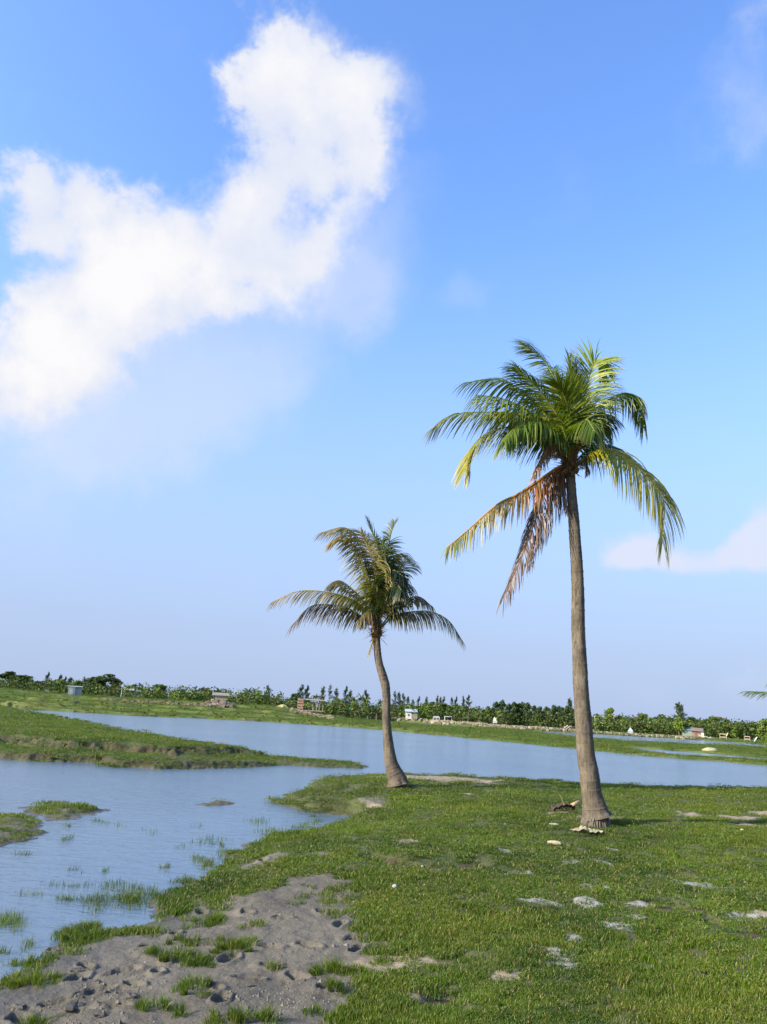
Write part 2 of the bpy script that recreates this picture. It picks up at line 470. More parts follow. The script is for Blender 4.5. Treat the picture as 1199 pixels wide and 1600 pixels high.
# far land
far_edge = [(-300, 1088), (0, 1104.5), (22, 1107.6), (100, 1112), (200, 1118), (300, 1122), (400, 1127), (500, 1133), (600, 1141), (700, 1150), (800, 1160.5),
            (900, 1170), (1000, 1180), (1060, 1185.5), (1130, 1190), (1199, 1197), (1300, 1206), (1500, 1226)]
FE = [PXY(x, y, 0) for x, y in far_edge]
FAR = np.array([(-400, 95)] + FE + [(300, 30), (3500, 30), (3500, 3500), (-3500, 3500), (-3500, 95)])
CH = [poly([(822, 1141), (925, 1147), (1032, 1153), (1132, 1159), (1199, 1164.5), (1400, 1178), (1400, 1186), (1199, 1169.5), (1132, 1165.5), (1032, 1162), (925, 1155.5), (830, 1144)]),
      poly([(540, 1123.6), (610, 1127.5), (700, 1133.2), (755, 1137.2), (750, 1139.2), (680, 1136.5), (610, 1131.2), (545, 1126.0)]),
      poly([(958, 1166.5), (1030, 1171.5), (1100, 1177), (1199, 1185.5), (1199, 1190.5), (1150, 1186.5), (1100, 1184), (1062, 1182), (1030, 1178.5), (1000, 1172.5)]),
      poly([(845, 1146), (900, 1149), (912, 1151), (870, 1149.5)])]

mud_poly = poly([(-500, 1720), (-300, 1580), (0, 1530), (60, 1490), (120, 1462), (205, 1455), (250, 1432), (300, 1408), (375, 1402), (430, 1402),
                 (470, 1392), (525, 1390), (548, 1405), (556, 1440), (575, 1470), (604, 1500), (592, 1540), (545, 1575), (500, 1620), (430, 1760)], .08)
mud_spots = [([(362, 1352), (400, 1341), (440, 1339), (452, 1350), (425, 1362), (385, 1366)], .09), ([(480, 1350), (525, 1347), (530, 1355), (495, 1358)], .1),
             ([(600, 1255), (560, 1258), (575, 1272), (612, 1275)], .15), ([(455, 1384), (520, 1378), (545, 1400), (500, 1412), (450, 1402)], .1)]
mud_spots = [poly(a_, z_) for a_, z_ in mud_spots]
# tussocks on the mud: px, py, half width, half height
CLUMPS = [(140, 1461, 46, 18), (275, 1497, 55, 13), (290, 1472, 22, 8), (336, 1443, 35, 9), (380, 1480, 48, 13), (305, 1545, 27, 12),
          (243, 1575, 28, 8), (533, 1519, 42, 11), (526, 1547, 15, 7), (385, 1594, 52, 11), (66, 1532, 28, 12), (18, 1536, 20, 12),
          (45, 1492, 14, 6), (38, 1507, 18, 6), (15, 1444, 18, 8), (60, 1601, 22, 7), (284, 1588, 10, 4)]
sand_spots = [((690, 1219), 1.5, .75, .33, 1), ((1080, 1278), .42, .28, .33, 1), ((1150, 1278), .65, .22, .35, 1), ((1180, 1290), .45, .25, .35, 1), ((1195, 1272), .35, .25, .36, 1),
              ((1055, 1288), .3, .15, .33, 1), ((584, 1264), .26, .10, .17, .7), ((735, 1240), .35, .15, .33, 1), ((638, 1310), .22, .12, .3, 1), ((800, 1241), .3, .12, .33, 1), ((900, 1276), .60, .25, .33, .8), ((935, 1284), .55, .20, .33, .75),
              ((620, 1510), .35, .15, .15, .6), ((650, 1505), .3, .1, .15, .5), ((680, 1560), .3, .12, .15, .5), ((800, 1535), .18, .08, .15, .6), ((1190, 1440), .25, .12, .2, .7), ((1190, 1470), .2, .1, .2, .7)]
salt_spots = [((927, 1389), .15, .09), ((1085, 1388), .30, .075), ((1110, 1393), .22, .09), ((1165, 1396), .34, .06), ((1025, 1373), .14, .045), ((955, 1337), .11, .05),
              ((1162, 1350), .08, .04), ((810, 1366), .16, .07), ((830, 1370), .12, .04), ((830, 1407), .22, .06), ((882, 1441), .12, .05), ((1000, 1419), .14, .05),
              ((920, 1413), .12, .06), ((965, 1448), .13, .07), ((985, 1453), .12, .05), ((900, 1463), .10, .05), ((880, 1485), .13, .06), ((892, 1500), .14, .05),
              ((1165, 1440), .15, .07), ((1175, 1437), .1, .04), ((1145, 1382), .12, .04), ((1018, 1395), .1, .04), ((940, 1352), .08, .03), ((892, 1352), .12, .04), ((1090, 1412), .1, .04), ((786, 1337), .12, .05), ((1000, 1435), .1, .04)]
dirt_spots = [((625, 1352), .42, .10), ((590, 1345), .2, .08), ((745, 1429), .16, .10), ((1045, 1424), .24, .12), ((1118, 1448), .14, .10), ((700, 1545), .20, .10), ((723, 1487), .12, .06), ((1190, 1465), .2, .1), ((505, 1268), .3, .08), ((740, 1352), .3, .06), ((460, 1255), .2, .07)]
foot = [(192, 1516, .11), (316, 1416, .10), (420, 1492, .10), (356, 1506, .11), (324, 1559, .10), (150, 1549, .12), (32, 1583, .11), (116, 1586, .12),
        (410, 1357, .10), (481, 1491, .09), (530, 1460, .09), (462, 1544, .10), (508, 1566, .08), (245, 1525, .08), (440, 1448, .08), (120, 1520, .10), (210, 1545, .08),
        (552, 1482, .10), (500, 1440, .07), (385, 1545, .09), (345, 1580, .08), (180, 1580, .09), (275, 1455, .07), (135, 1500, .08), (90, 1560, .1), (260, 1505, .07), (420, 1520, .08), (560, 1500, .09), (385, 1430, .08), (590, 1480, .08)]
ctrl = [(-200, 1620, .05), (0, 1600, .06), (100, 1500, .06), (200, 1600, .10), (300, 1500, .09), (250, 1420, .06), (400, 1420, .11), (400, 1600, .13), (500, 1450, .12), (450, 1320, .08),
        (550, 1300, .12), (600, 1400, .15), (620, 1335, .27), (620, 1356, .17), (700, 1362, .18), (700, 1320, .28), (620, 1290, .26), (560, 1245, .24), (500, 1240, .18), (620, 1225, .33), (690, 1220, .34), (800, 1280, .32), (800, 1400, .20), (800, 1500, .18), (700, 1500, .15),
        (925, 1275, .36), (900, 1235, .33), (1050, 1270, .35), (1150, 1250, .38), (1199, 1300, .34), (1000, 1400, .24), (1199, 1420, .25), (1100, 1600, .20), (800, 1600, .17), (600, 1550, .14), (1400, 1300, .36), (500, 1600, .13)]
CT = np.array([(*PXY(x, y, z), z) for x, y, z in ctrl] + [(0, 0, .15), (5, -5, .25), (-5, 0, .1)])
emb_px = [-400, 0, 60, 100, 150, 200, 330, 430, 520, 600, 700, 800, 900, 1000, 1100, 1199, 1400]
emb_z = [1.9, 2.02, 1.85, 1.72, 1.68, 1.62, 1.62, 1.58, 1.00, .85, .72, .55, .5, .42, .42, .42, .42]
emb_az = [math.atan2(PD(x, 1110, 100).x, 100) for x in emb_px]


AZ = lambda px: math.atan2(PD(px, 1150, 50).x, 50)


def height(X, Y):
    R = np.hypot(X, Y); az = np.arctan2(X, Y)
    n_a = fbm(X, Y, 2.3, 4); n_b = fbm(X, Y, 11, 3, 5.0); n_c = fbm(X, Y, .35, 3, 9.0)
    # near land
    sd = sdf(X, Y, NEAR) + n_a * .30 * sst(R, 4, 9) + n_b * .06
    wsum = np.zeros(X.shape); zs = np.zeros(X.shape)
    for (cx, cy, cz) in CT:
        wt = 1.0 / (((X - cx) ** 2 + (Y - cy) ** 2) * (1.0 / (1 + .004 * (cx * cx + cy * cy))) + .03) ** 1.7
        wsum += wt; zs += wt * cz
    zs /= wsum
    bankw = .16 + .9 * np.clip(1 - zs / .26, 0, 1) ** 1.0
    hn = np.where(sd > 0, zs * sst(sd, -.02, bankw * 1.6) + .02 * np.clip(sd, 0, .1) * 10, 0)
    hn = np.where(sd <= 0, -.32 * sst(-sd, 0, 1.3) - .02 * np.clip(-sd * 8, 0, 1), hn)
    hn = hn + (n_a * .075 + n_b * .020) * sst(sd, 0, .4) * sst(zs, .02, .25) + (n_b * .012 + n_a * .02) * sst(sd, -.6, .2)
    fine = fbm(X, Y, 40, 2, 3.0)
    hn = hn + fine * .006
    H = hn
    for L in ISL:
        s = sdf(X, Y, L) + n_a * .35 + n_b * .12
        hi = np.where(s > 0, .075 * sst(s, -.05, .5) + n_b * .02, -.32 * sst(-s, 0, 1.6) - .01)
        H = np.maximum(H, hi)
    # left island, with its two grassy steps
    s = sdf(X, Y, LEFT) + n_a * .3 + n_c * .2 + n_b * .12
    fr = line_dist(X, Y, np.array(IF)) + n_a * 1.2 + n_c * 1.4
    top = (.18 + .24 * sst(fr, 2.2, 2.9)) * np.interp(az, [AZ(300), AZ(440), AZ(500), AZ(560)], [1, .66, .56, .42])
    hl = np.where(s > 0, top * sst(s, -.05, .42) + .08 * n_a + .05 * n_b, -.4 * sst(-s, 0, 1.5) - .02)
    H = np.maximum(H, hl)
    # far land
    n_d = fbm(X, Y, .6, 4, 2.0)
    s = sdf(X, Y, FAR) + n_d * 2.0 + n_a * .8
    for L in CH:
        s = np.minimum(s, -sdf(X, Y, L) + n_d * .8 - .25)
    e = np.interp(az, emb_az, emb_z)
    left = 1 - sst(az, emb_az[7], emb_az[8])
    r0 = 98.0; r1 = 128.0
    ramp = left * (.30 * sst(R + n_c * 4, 98, 100) + .30 * sst(R + n_c * 6, 106, 108) + .40 * sst(R + n_d * 5, 117, 125)) + (1 - left) * sst(R, 120, 190)
    bz = .13 + .15 * (1 - sst(az, AZ(560), AZ(860)))
    hf = np.where(s > 0, bz * (1 + n_d * .45) * sst(s, -.2, 1.3) + (e - bz) * ramp + n_d * .22 * sst(s, 0, 4) * sst(R, 80, 130), -.4 * sst(-s, 0, 2.5) - .02)
    H = np.maximum(H, hf)
    # footprints pressed into the mud
    for i, (x, y, r) in enumerate(foot):
        p = FP[i]; a = .6 + i * 1.3
        m_ = (np.abs(X - p[0]) < .5) & (np.abs(Y - p[1]) < .5)
        if not m_.any(): continue
        dx = X[m_] - p[0]; dy = Y[m_] - p[1]
        u = (dx * math.cos(a) + dy * math.sin(a)) / (r * .95); v = (-dx * math.sin(a) + dy * math.cos(a)) / (r * .55)
        d = np.hypot(u, v) + n_b[m_] * .9
        H[m_] += -.034 * (1 - sst(d, .55, 1.0)) + .018 * np.exp(-((d - 1.2) / .25) ** 2)
    for (c_, rx, ry) in dirt_spots:
        p = PXY(c_[0], c_[1], .2); m_ = (np.abs(X - p[0]) < 2) & (np.abs(Y - p[1]) < 2)
        if m_.any():
            d = np.hypot((X[m_] - p[0]) / rx, (Y[m_] - p[1]) / (ry * 1.6)) + n_a[m_] * .8
            H[m_] += -.05 * (1 - sst(d, .4, 1.1))
    return H, sd


FP = [PXY(x, y, .08) for x, y, r in foot]


def ell(X, Y, px, py, rx, ry, z, jitter):
    p = PXY(px, py, z); return np.hypot((X - p[0]) / rx, (Y - p[1]) / ry) + jitter


def masks(X, Y, H, sd):
    R = np.hypot(X, Y)
    n_a = fbm(X, Y, 3.1, 4, 21.0); n_b = fbm(X, Y, 13, 3, 31.0); n_c = fbm(X, Y, .5, 4, 17.0)
    soil = sst(sdf(X, Y, mud_poly) + n_a * .42 + n_b * .28, -.08, .10)
    for L in mud_spots: soil = np.maximum(soil, sst(sdf(X, Y, L) + n_a * .25 + n_b * .1, -.04, .06))
    earth = np.zeros(X.shape)
    for (c_, rx, ry, z, k) in sand_spots:
        m_ = 1 - sst(ell(X, Y, c_[0], c_[1], rx, ry * 1.5, z, n_a * 1.4 + n_b * .8), .55, 1.0)
        soil = np.maximum(soil, m_ * k); earth = np.maximum(earth, m_)
    salt = np.zeros(X.shape)
    for (c_, rx, ry) in salt_spots:
        salt = np.maximum(salt, 1 - sst(ell(X, Y, c_[0], c_[1], rx * 1.25, ry * 2.8, .22, n_a * 1.0 + n_b * .8), .3, 1.15))
    dirt = np.zeros(X.shape)
    for (c_, rx, ry) in dirt_spots:
        dirt = np.maximum(dirt, 1 - sst(ell(X, Y, c_[0], c_[1], rx, ry * 1.7, .22, n_a * 1.1 + n_b * .6), .5, 1.1))
    near = R < 24
    # eroded edges show bare earth: by slope, computed later; the far shore's sandy stretches
    fs = np.zeros(X.shape)
    az = np.arctan2(X, Y)
    azs = lambda x: math.atan2(PD(x, 1120, 100).x, 100)
    right = sst(az, azs(440), azs(640))
    fs = right * sst(n_c * 1.2 + (R - 175) / 60 + fbm(X, Y, .12, 3) * 1.2, .0, .35) * (R > 120)
    soil = np.maximum(soil, fs); earth = np.maximum(earth, fs)
    wet = np.where(soil > 0, np.clip(1.15 - H / .075, 0, 1), 0)
    wet = np.maximum(wet, (H < .01) * 1.0)
    soil = np.maximum(soil, (1 - sst(H, .0, .02)) * 1.0)
    for L in ISL: soil = np.maximum(soil, sst(sdf(X, Y, L), -.3, .0) * .55 * sst(n_a + n_b * .6, -.25, .05))
    far = sst(R, 24, 45)
    return soil, far, salt, wet, earth, dirt


# polar grid, fine where it is near and in view
ang = np.concatenate([np.linspace(-180, -42, 40, endpoint=False), np.linspace(-42, -30, 40, endpoint=False), np.linspace(-30, 32, 640, endpoint=False),
                      np.linspace(32, 44, 40, endpoint=False), np.linspace(44, 180, 40, endpoint=False)]) * math.pi / 180
rad = [0.4, .8, 1.3, 1.9, 2.5, 3.1, 3.7]
while rad[-1] < 26: rad.append(rad[-1] * 1.0036)
while rad[-1] < 150: rad.append(rad[-1] * 1.0075)
while rad[-1] < 3300: rad.append(rad[-1] * 1.06)
rad = np.array(rad); na, nr = len(ang), len(rad)
AA, RR = np.meshgrid(ang, rad)
GX = RR * np.sin(AA); GY = RR * np.cos(AA)
GH, GSD = height(GX, GY)
soil, far, salt, wet, earth, dirt = masks(GX, GY, GH, GSD)
# steep eroded faces are bare earth, its tone darkened to look shaded
dr = np.gradient(GH, axis=0) / np.maximum(np.gradient(RR, axis=0), 1e-6)
da = np.gradient(GH, axis=1) / np.maximum(RR * np.gradient(AA, axis=1), 1e-6)
slope = np.hypot(dr, da)
face = sst(slope, .22, .5) * sst(GH, .0, .05) * ((RR > 18.6) & (RR < 160))
dirt = np.maximum(dirt, face * .55 * (GX < 60))
dirt = np.where(RR < 3, 0, dirt)
verts = np.stack([GX, GY, GH], -1).reshape(-1, 3)
idx = np.arange(na * nr).reshape(nr, na)
i0 = idx[:-1]; i1 = idx[1:]
quads = np.stack([i0, i1, np.roll(i1, -1, 1), np.roll(i0, -1, 1)], -1).reshape(-1, 4)
me = D.meshes.new('ground')
nv = len(verts) + 1; nq = len(quads)
me.vertices.add(nv); me.vertices.foreach_set('co', np.vstack([verts, [[0, 0, .15]]]).astype(np.float32).ravel())
tri = np.stack([np.full(na, nv - 1), idx[0], np.roll(idx[0], -1)], -1)
loops = np.concatenate([quads.ravel(), tri.ravel()]); me.loops.add(len(loops)); me.loops.foreach_set('vertex_index', loops.astype(np.int32))
ls = np.concatenate([np.arange(nq) * 4, nq * 4 + np.arange(na) * 3]); me.polygons.add(len(ls)); me.polygons.foreach_set('loop_start', ls.astype(np.int32))
me.update(calc_edges=True); me.validate()
me.polygons.foreach_set('use_smooth', np.ones(len(me.polygons), bool))


def pattr(me, name, a, b_, c_):
    ca = me.color_attributes.new(name, 'FLOAT_COLOR', 'POINT')
    arr = np.stack([a.ravel(), b_.ravel(), c_.ravel(), np.ones(a.size)], -1).astype(np.float32)
    arr = np.vstack([arr, arr[:1]]); ca.data.foreach_set('color', arr.ravel())


pattr(me, 'mask', soil, far, salt); pattr(me, 'mask2', wet, earth, dirt)
me.materials.append(MAT['ground'])
ground = D.objects.new('ground', me); COL.objects.link(ground); ground['kind'] = 'structure'


def gh(x, y):
    return float(height(np.array([[x]]), np.array([[y]]))[0][0, 0])


wt = mesh_obj('water', [(-3400, -60, 0), (3400, -60, 0), (3400, 3400, 0), (-3400, 3400, 0)], [(0, 1, 2, 3)], MAT['water'])
wt['kind'] = 'structure'

# ------------------------------------------------------------------ coconut palms
def palm_frond(name, root, ctrl, L=.45, n=95, bare=.12, col=(.075, .125, .018), dead=0.0, droop=1.0, wind=(-.25, 0, 0), tipcol=None, label=None,
               rr=.016, seed=0, both=1.0, rachcol=(.30, .30, .09), fold=.0, spread=.75, side=None):
    """one frond: a rachis and two rows of narrow, drooping leaflets. ctrl: world points, base first"""
    r = random.Random(seed * 7 + 3)
    g = Geo(); pts = catmull(ctrl, n)
    o0 = root.location
    pts = [p - o0 for p in pts]
    Ls = sum((pts[i + 1] - pts[i]).length for i in range(n))
    g.tube(pts[::3] + [pts[-1]], [rr * (1.5 if k == 0 else 1) * (1 - .85 * k / (n / 3)) + .002 for k in range(len(pts[::3]) + 1)], 5,
           tuple(c * .8 for c in rachcol))
    W = Vector(wind)
    for i in range(n + 1):
        t = i / n
        if t < bare: continue
        u = (t - bare) / (1 - bare)
        tan = (pts[min(i + 1, n)] - pts[max(i - 1, 0)]).normalized()
        sd_ = Vector(side) if side else tan.cross(Vector((0, 0, 1)))
        if sd_.length < .15: sd_ = tan.cross(Vector((.5, -.6, .0)))
        sd_ = (sd_ - tan * sd_.dot(tan)).normalized()
        up = sd_.cross(tan).normalized()
        prof = (min(1, .50 + u * 3.0) if u < .2 else 1.0) * (1 - max(0, u - .55) ** 1.4 * 1.45)
        for sg in (-1, 1):
            if sg == -1 and r.random() > both: continue
            if r.random() < .04 + .12 * dead: continue
            ll = L * 1.36 * prof * r.uniform(.82, 1.1)
            fwd = .38 + .75 * u ** 1.5
            d = (tan * fwd + sd_ * sg * spread * r.uniform(.8, 1.1) + up * (.22 - .4 * dead + fold) + Vector((0, 0, -.42 * droop)) + Vector((r.gauss(0, .07), r.gauss(0, .07), r.gauss(0, .07)))).normalized()
            p = pts[i].copy(); K = 6; st = ll / K; wid = .0128 * (.8 + .4 * r.random()) * (1 - .35 * u) * (1 - .35 * dead)
            tw = r.uniform(-.5, .5)
            vs = []; fs = []; cs = []
            k0 = r.uniform(.82, 1.18); yel = r.random()
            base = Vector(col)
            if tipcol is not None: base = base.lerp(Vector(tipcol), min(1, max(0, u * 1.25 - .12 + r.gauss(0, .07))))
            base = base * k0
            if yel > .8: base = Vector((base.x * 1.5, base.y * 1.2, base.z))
            for k in range(K + 1):
                q_ = k / K
                wax = d.cross(up * math.cos(tw) + sd_ * math.sin(tw))
                if wax.length < 1e-3: wax = tan
                wax.normalize()
                w_ = wid * (.55 + .45 * math.sin(min(1, q_ * 2.2) * math.pi / 2)) * (1 - q_ ** 2.2) + .0012
                vs += [p + wax * w_, p - wax * w_]
                cc_ = base.lerp(Vector((.30, .24, .10)), max(0, q_ - .72) * 1.6 * (0.35 + .6 * r.random() * (1 - dead)))
                cs += [tuple(cc_)] * 2
                p = p + d * st
                d = (d + (Vector((0, 0, -1)) * droop * (.17 + .14 * q_) + W * (.16 + .1 * q_)) + Vector((r.gauss(0, .02 + .08 * dead), r.gauss(0, .02 + .08 * dead), r.gauss(0, .02 + .05 * dead)))).normalized()
            for k in range(K): fs.append((2 * k, 2 * k + 1, 2 * k + 3, 2 * k + 2))
            g.add(vs, fs, cs)
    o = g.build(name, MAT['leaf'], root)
    if label: o['label'] = label
    return o


def palm_trunk(root, rings, Y, ringstep=.085, seed=1):
    """rings: (px, py, width px) from the ground up; all at depth Y"""
    mpp = lambda px, py: Y * raydir(px, py).length / raydir(px, py).y / FPX * 1.0
    cps = [PD(x, y, Y) for x, y, w_ in rings]; rs_ = [w_ * .5 * mpp(x, y) * .98 for x, y, w_ in rings]
    n = 420; sp = catmull(cps, n); rt = [float(np.interp(i / n * (len(rs_) - 1), range(len(rs_)), rs_)) for i in range(n + 1)]
    for _ in range(12): rt = [rt[0]] + [(rt[i - 1] + rt[i] * 2 + rt[i + 1]) / 4 for i in range(1, n)] + [rt[-1]]
    g = Geo(); NS = 36; s_ = 0; r = random.Random(seed)
    phase = 0; nxt = ringstep; amp = 1
    for i, p in enumerate(sp):
        t = (sp[min(i + 1, n)] - sp[max(i - 1, 0)]).normalized()
        u = t.cross(Vector((0, 1, 0))).normalized(); v = u.cross(t).normalized()
        if i: s_ += (p - sp[i - 1]).length; phase += (p - sp[i - 1]).length
        if phase > nxt: phase = 0; nxt = ringstep * r.uniform(.7, 1.35); amp = r.uniform(.4, 1.3)
        scar = math.exp(-(phase / .011) ** 2)
        for k in range(NS):
            a = 2 * math.pi * k / NS
            q_ = mnoise.noise(Vector((math.cos(a) * 1.6, math.sin(a) * 1.6, s_ * 2.2)) + Vector((seed * 9.1, 0, 0)))
            q2 = mnoise.noise(Vector((math.cos(a) * 7, math.sin(a) * 7, s_ * 14)) + Vector((seed * 3.1, 4, 0)))
            rad_ = rt[i] * (1 + (.07 + .12 * math.exp(-s_ / .12)) * q_ + (.035 + .10 * math.exp(-s_ / .10)) * q2) + .006 * scar * amp - .003 * (1 - phase / nxt) * .5
            g.v.append(tuple(p - root.location + (u * math.cos(a) + v * math.sin(a)) * rad_))
            dk = min(1, max(0, math.exp(-((phase - .014) / .014) ** 2) * amp * (.75 + 1.6 * q2)))
            g.c.append((dk, 0, 0))
    for i in range(n):
        for k in range(NS):
            a = i * NS + k; c = i * NS + (k + 1) % NS; g.f.append((a, c, c + NS, a + NS))
    g.f.append(tuple(n * NS + k for k in range(NS)))
    return g.build('trunk', MAT['palm_bark'], root, True), sp, rt


def roots_skirt(root, base, r0, n, seed, rise=.10, spread=.10):
    g = Geo(); r = random.Random(seed)
    for k in range(n):
        a = r.uniform(0, 6.283); rr_ = r0 * r.uniform(.86, 1.0); h = r.uniform(.3, 1) * rise; o_ = r0 + r.uniform(.01, spread)
        da_ = r.uniform(-.15, .15)
        pts = [Vector((math.cos(a) * rr_, math.sin(a) * rr_, h)), Vector((math.cos(a + da_ * .5) * (rr_ + o_) / 2, math.sin(a + da_ * .5) * (rr_ + o_) / 2, h * .55)), Vector((math.cos(a + da_) * o_, math.sin(a + da_) * o_, -.05))]
        g.tube([p + base - root.location for p in pts], r.uniform(.004, .009), 4, tuple(x * r.uniform(.8, 1.15) for x in (.125, .10, .072)))
    return g.build('roots', MAT['stone'], root)


def fibre_sheath(root, c, r0, n, seed, size=.28):
    """torn brown leaf bases and fibres round the crown's foot"""
    g = Geo(); r = random.Random(seed)
    for k in range(n):
        a = r.uniform(0, 6.283); z = r.uniform(-.16, .14); L = size * r.uniform(.4, 1.1)
        d = Vector((math.cos(a), math.sin(a), r.uniform(-.5, 1.3))).normalized(); p = c - root.location + Vector((math.cos(a) * r0 * .7, math.sin(a) * r0 * .7, z))
        wax = d.cross(Vector((0, 0, 1))).normalized(); w0 = r.uniform(.012, .045)
        vs = []; cs = []; bc = Vector((.20, .105, .05)) * r.uniform(.5, 1.6)
        for q_ in range(5):
            t = q_ / 4; w_ = w0 * (1 - t) ** .8 + .002
            vs += [p + wax * w_, p + d * .012, p - wax * w_]; cs += [tuple(bc.lerp(Vector((.32, .22, .13)), t * .6))] * 3
            p = p + d * L / 4; d = (d + Vector((0, 0, -.30 * r.random()))).normalized()
        fs = []
        for q_ in range(4):
            o_ = 3 * q_; fs += [(o_, o_ + 1, o_ + 4, o_ + 3), (o_ + 1, o_ + 2, o_ + 5, o_ + 4)]
        g.add(vs, fs, cs)
    g.tube([c - root.location + Vector((0, 0, z)) for z in (-.22, -.08, .05, .2, .38)], [r0 * .85, r0 * 1.25, r0 * 1.3, r0 * .9, r0 * .35], 10, (.16, .105, .055))
    return g.build('leaf_bases', MAT['leaf'], root)


# tall palm
YB = 11.8
def bp(cx, cy, dy=0.0): return PD(660 + .367 * cx, 520 + .367 * cy, YB + dy)
def fr(pts, d): return [bp(x, y, d * (k / (len(pts) - 1)) ** 1.2) for k, (x, y) in enumerate(pts)]
pb = PD(931, 1272, YB); zb = gh(pb.x, pb.y)
tall = empty('coconut_palm', (pb.x, pb.y, zb))
props(tall, 'tall coconut palm on the near grass with a drooping orange and brown dead frond', 'palm tree', 'coconut palms on the near bank')
_, sp_, rt_ = palm_trunk(tall, [(933, 1277, 44), (931, 1269, 38), (928.5, 1256, 33.5), (924.5, 1238, 30), (920, 1205, 28), (916, 1180, 26.5), (912, 1130, 24.5), (909, 1090, 23), (906, 1030, 21),
                         (904, 985, 20.5), (903.5, 940, 19.5), (902, 890, 18.5), (899, 850, 18), (896.5, 810, 16.5), (893.5, 770, 15), (891, 735, 15), (891, 715, 13)], YB, .12, 1)
roots_skirt(tall, Vector((pb.x, pb.y, zb)), .17, 420, 4, .13, .06)
fibre_sheath(tall, PD(890, 724, YB), .085, 90, 3, .32)
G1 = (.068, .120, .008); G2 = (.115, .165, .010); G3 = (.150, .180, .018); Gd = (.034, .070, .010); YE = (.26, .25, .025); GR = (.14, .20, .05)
fid = [0]
def F(root, pts, d, maker=fr, **k):
    fid[0] += 1
    return palm_frond('frond', root, maker(pts, d), seed=fid[0], **k)
# behind
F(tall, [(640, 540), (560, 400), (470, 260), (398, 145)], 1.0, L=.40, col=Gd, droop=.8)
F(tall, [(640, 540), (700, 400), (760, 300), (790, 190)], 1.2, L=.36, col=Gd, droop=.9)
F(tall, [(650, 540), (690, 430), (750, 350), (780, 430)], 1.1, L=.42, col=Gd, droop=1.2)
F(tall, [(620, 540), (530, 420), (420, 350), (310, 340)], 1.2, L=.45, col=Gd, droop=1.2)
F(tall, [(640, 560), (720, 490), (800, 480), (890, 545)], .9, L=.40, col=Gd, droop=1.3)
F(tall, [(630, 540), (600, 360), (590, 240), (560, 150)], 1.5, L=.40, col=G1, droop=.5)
# crown sides
F(tall, [(635, 545), (610, 350), (560, 190), (505, 105), (450, 65)], .25, L=.48, col=G2, droop=.55, wind=(-.8, 0, 0), n=100)
F(tall, [(635, 540), (590, 380), (500, 250), (400, 150)], -.3, L=.42, col=G1, droop=.7, wind=(-.6, 0, 0))
F(tall, [(645, 540), (645, 360), (640, 220), (625, 120)], .0, L=.34, col=G2, droop=.25, wind=(-.15, 0, 0), spread=.35)
F(tall, [(650, 540), (665, 380), (690, 260), (735, 125), (770, 150)], .1, L=.42, col=(.16, .22, .018), droop=.7, wind=(.15, 0, 0), n=120, spread=.5, rr=.02, side=(.9, -.3, 0))
F(tall, [(650, 545), (700, 410), (760, 310), (850, 258), (905, 280), (940, 400)], .3, L=.44, col=Gd, tipcol=G1, droop=1.5, wind=(-.3, 0, 0), n=100)
F(tall, [(620, 540), (540, 370), (440, 260), (330, 200), (185, 212)], .35, L=.48, col=G1, droop=1.1, n=105)
F(tall, [(620, 540), (540, 400), (430, 320), (340, 280), (245, 265)], -.7, L=.62, col=G2, droop=1.5, n=110, rachcol=(.40, .38, .14), wind=(-.2, 0, 0))
F(tall, [(615, 545), (520, 400), (400, 345), (250, 338), (130, 350), (45, 408)], .3, L=.46, col=G2, tipcol=(.16, .17, .03), droop=1.2, n=110)
F(tall, [(610, 550), (500, 420), (380, 400), (270, 430), (205, 500), (182, 590)], -.45, L=.50, col=G1, tipcol=YE, droop=1.4, n=105, wind=(-.5, 0, 0))
F(tall, [(620, 545), (560, 430), (480, 370), (400, 400), (350, 460)], -1.1, L=.52, col=G1, droop=1.6, n=95)
F(tall, [(650, 540), (670, 420), (700, 370), (735, 420)], -.8, L=.42, col=G1, droop=1.6, n=80)
F(tall, [(640, 540), (630, 400), (610, 280), (575, 210)], -.5, L=.42, col=G2, droop=.5, n=85, spread=.5)
F(tall, [(645, 545), (655, 430), (650, 330), (668, 220)], -.3, L=.36, col=(.09, .16, .02), droop=.3, n=80, spread=.4, wind=(-.1, 0, 0))
# big yellow-green frond on the right
F(tall, [(655, 570), (700, 525), (765, 492), (870, 540), (965, 625), (1028, 720), (1022, 890)], -.35, L=.62, side=(-.6, -.5, -.5), col=(.24, .26, .020), tipcol=(.26, .26, .05), droop=1.3, n=140, bare=.14, wind=(-.15, 0, 0),
  rachcol=(.42, .42, .10), rr=.02, label='long yellow green frond arching down to the right', spread=.95)
# dying and dead fronds on the left
F(tall, [(625, 575), (585, 570), (500, 625), (410, 685), (320, 730), (200, 835), (105, 915)], -.45, L=.40, col=(.24, .085, .030), tipcol=(.17, .185, .028), droop=1.35, n=115, bare=.10,
  rachcol=(.75, .36, .05), rr=.026, dead=.1, side=(.45, -.7, -.6), both=.6, label='dying frond with orange base and yellow green tip', wind=(-.1, 0, 0))
F(tall, [(615, 580), (570, 600), (520, 690), (470, 830), (425, 950), (345, 1130)], -.25, L=.42, col=(.085, .044, .028), tipcol=(.105, .070, .058), droop=1.5, n=130, bare=.08,
  rachcol=(.30, .16, .08), dead=.75, side=(.8, -.6, .15), label='dead brown frond hanging beside the trunk', wind=(-.2, 0, 0))
F(tall, [(618, 575), (590, 610), (560, 700), (500, 840), (450, 960)], .1, L=.36, col=(.105, .048, .034), tipcol=(.15, .09, .075), droop=1.6, n=110, bare=.08, rachcol=(.2, .1, .06), dead=.9, side=(.8, .5, .1),
  label='second dead brown frond behind the first')
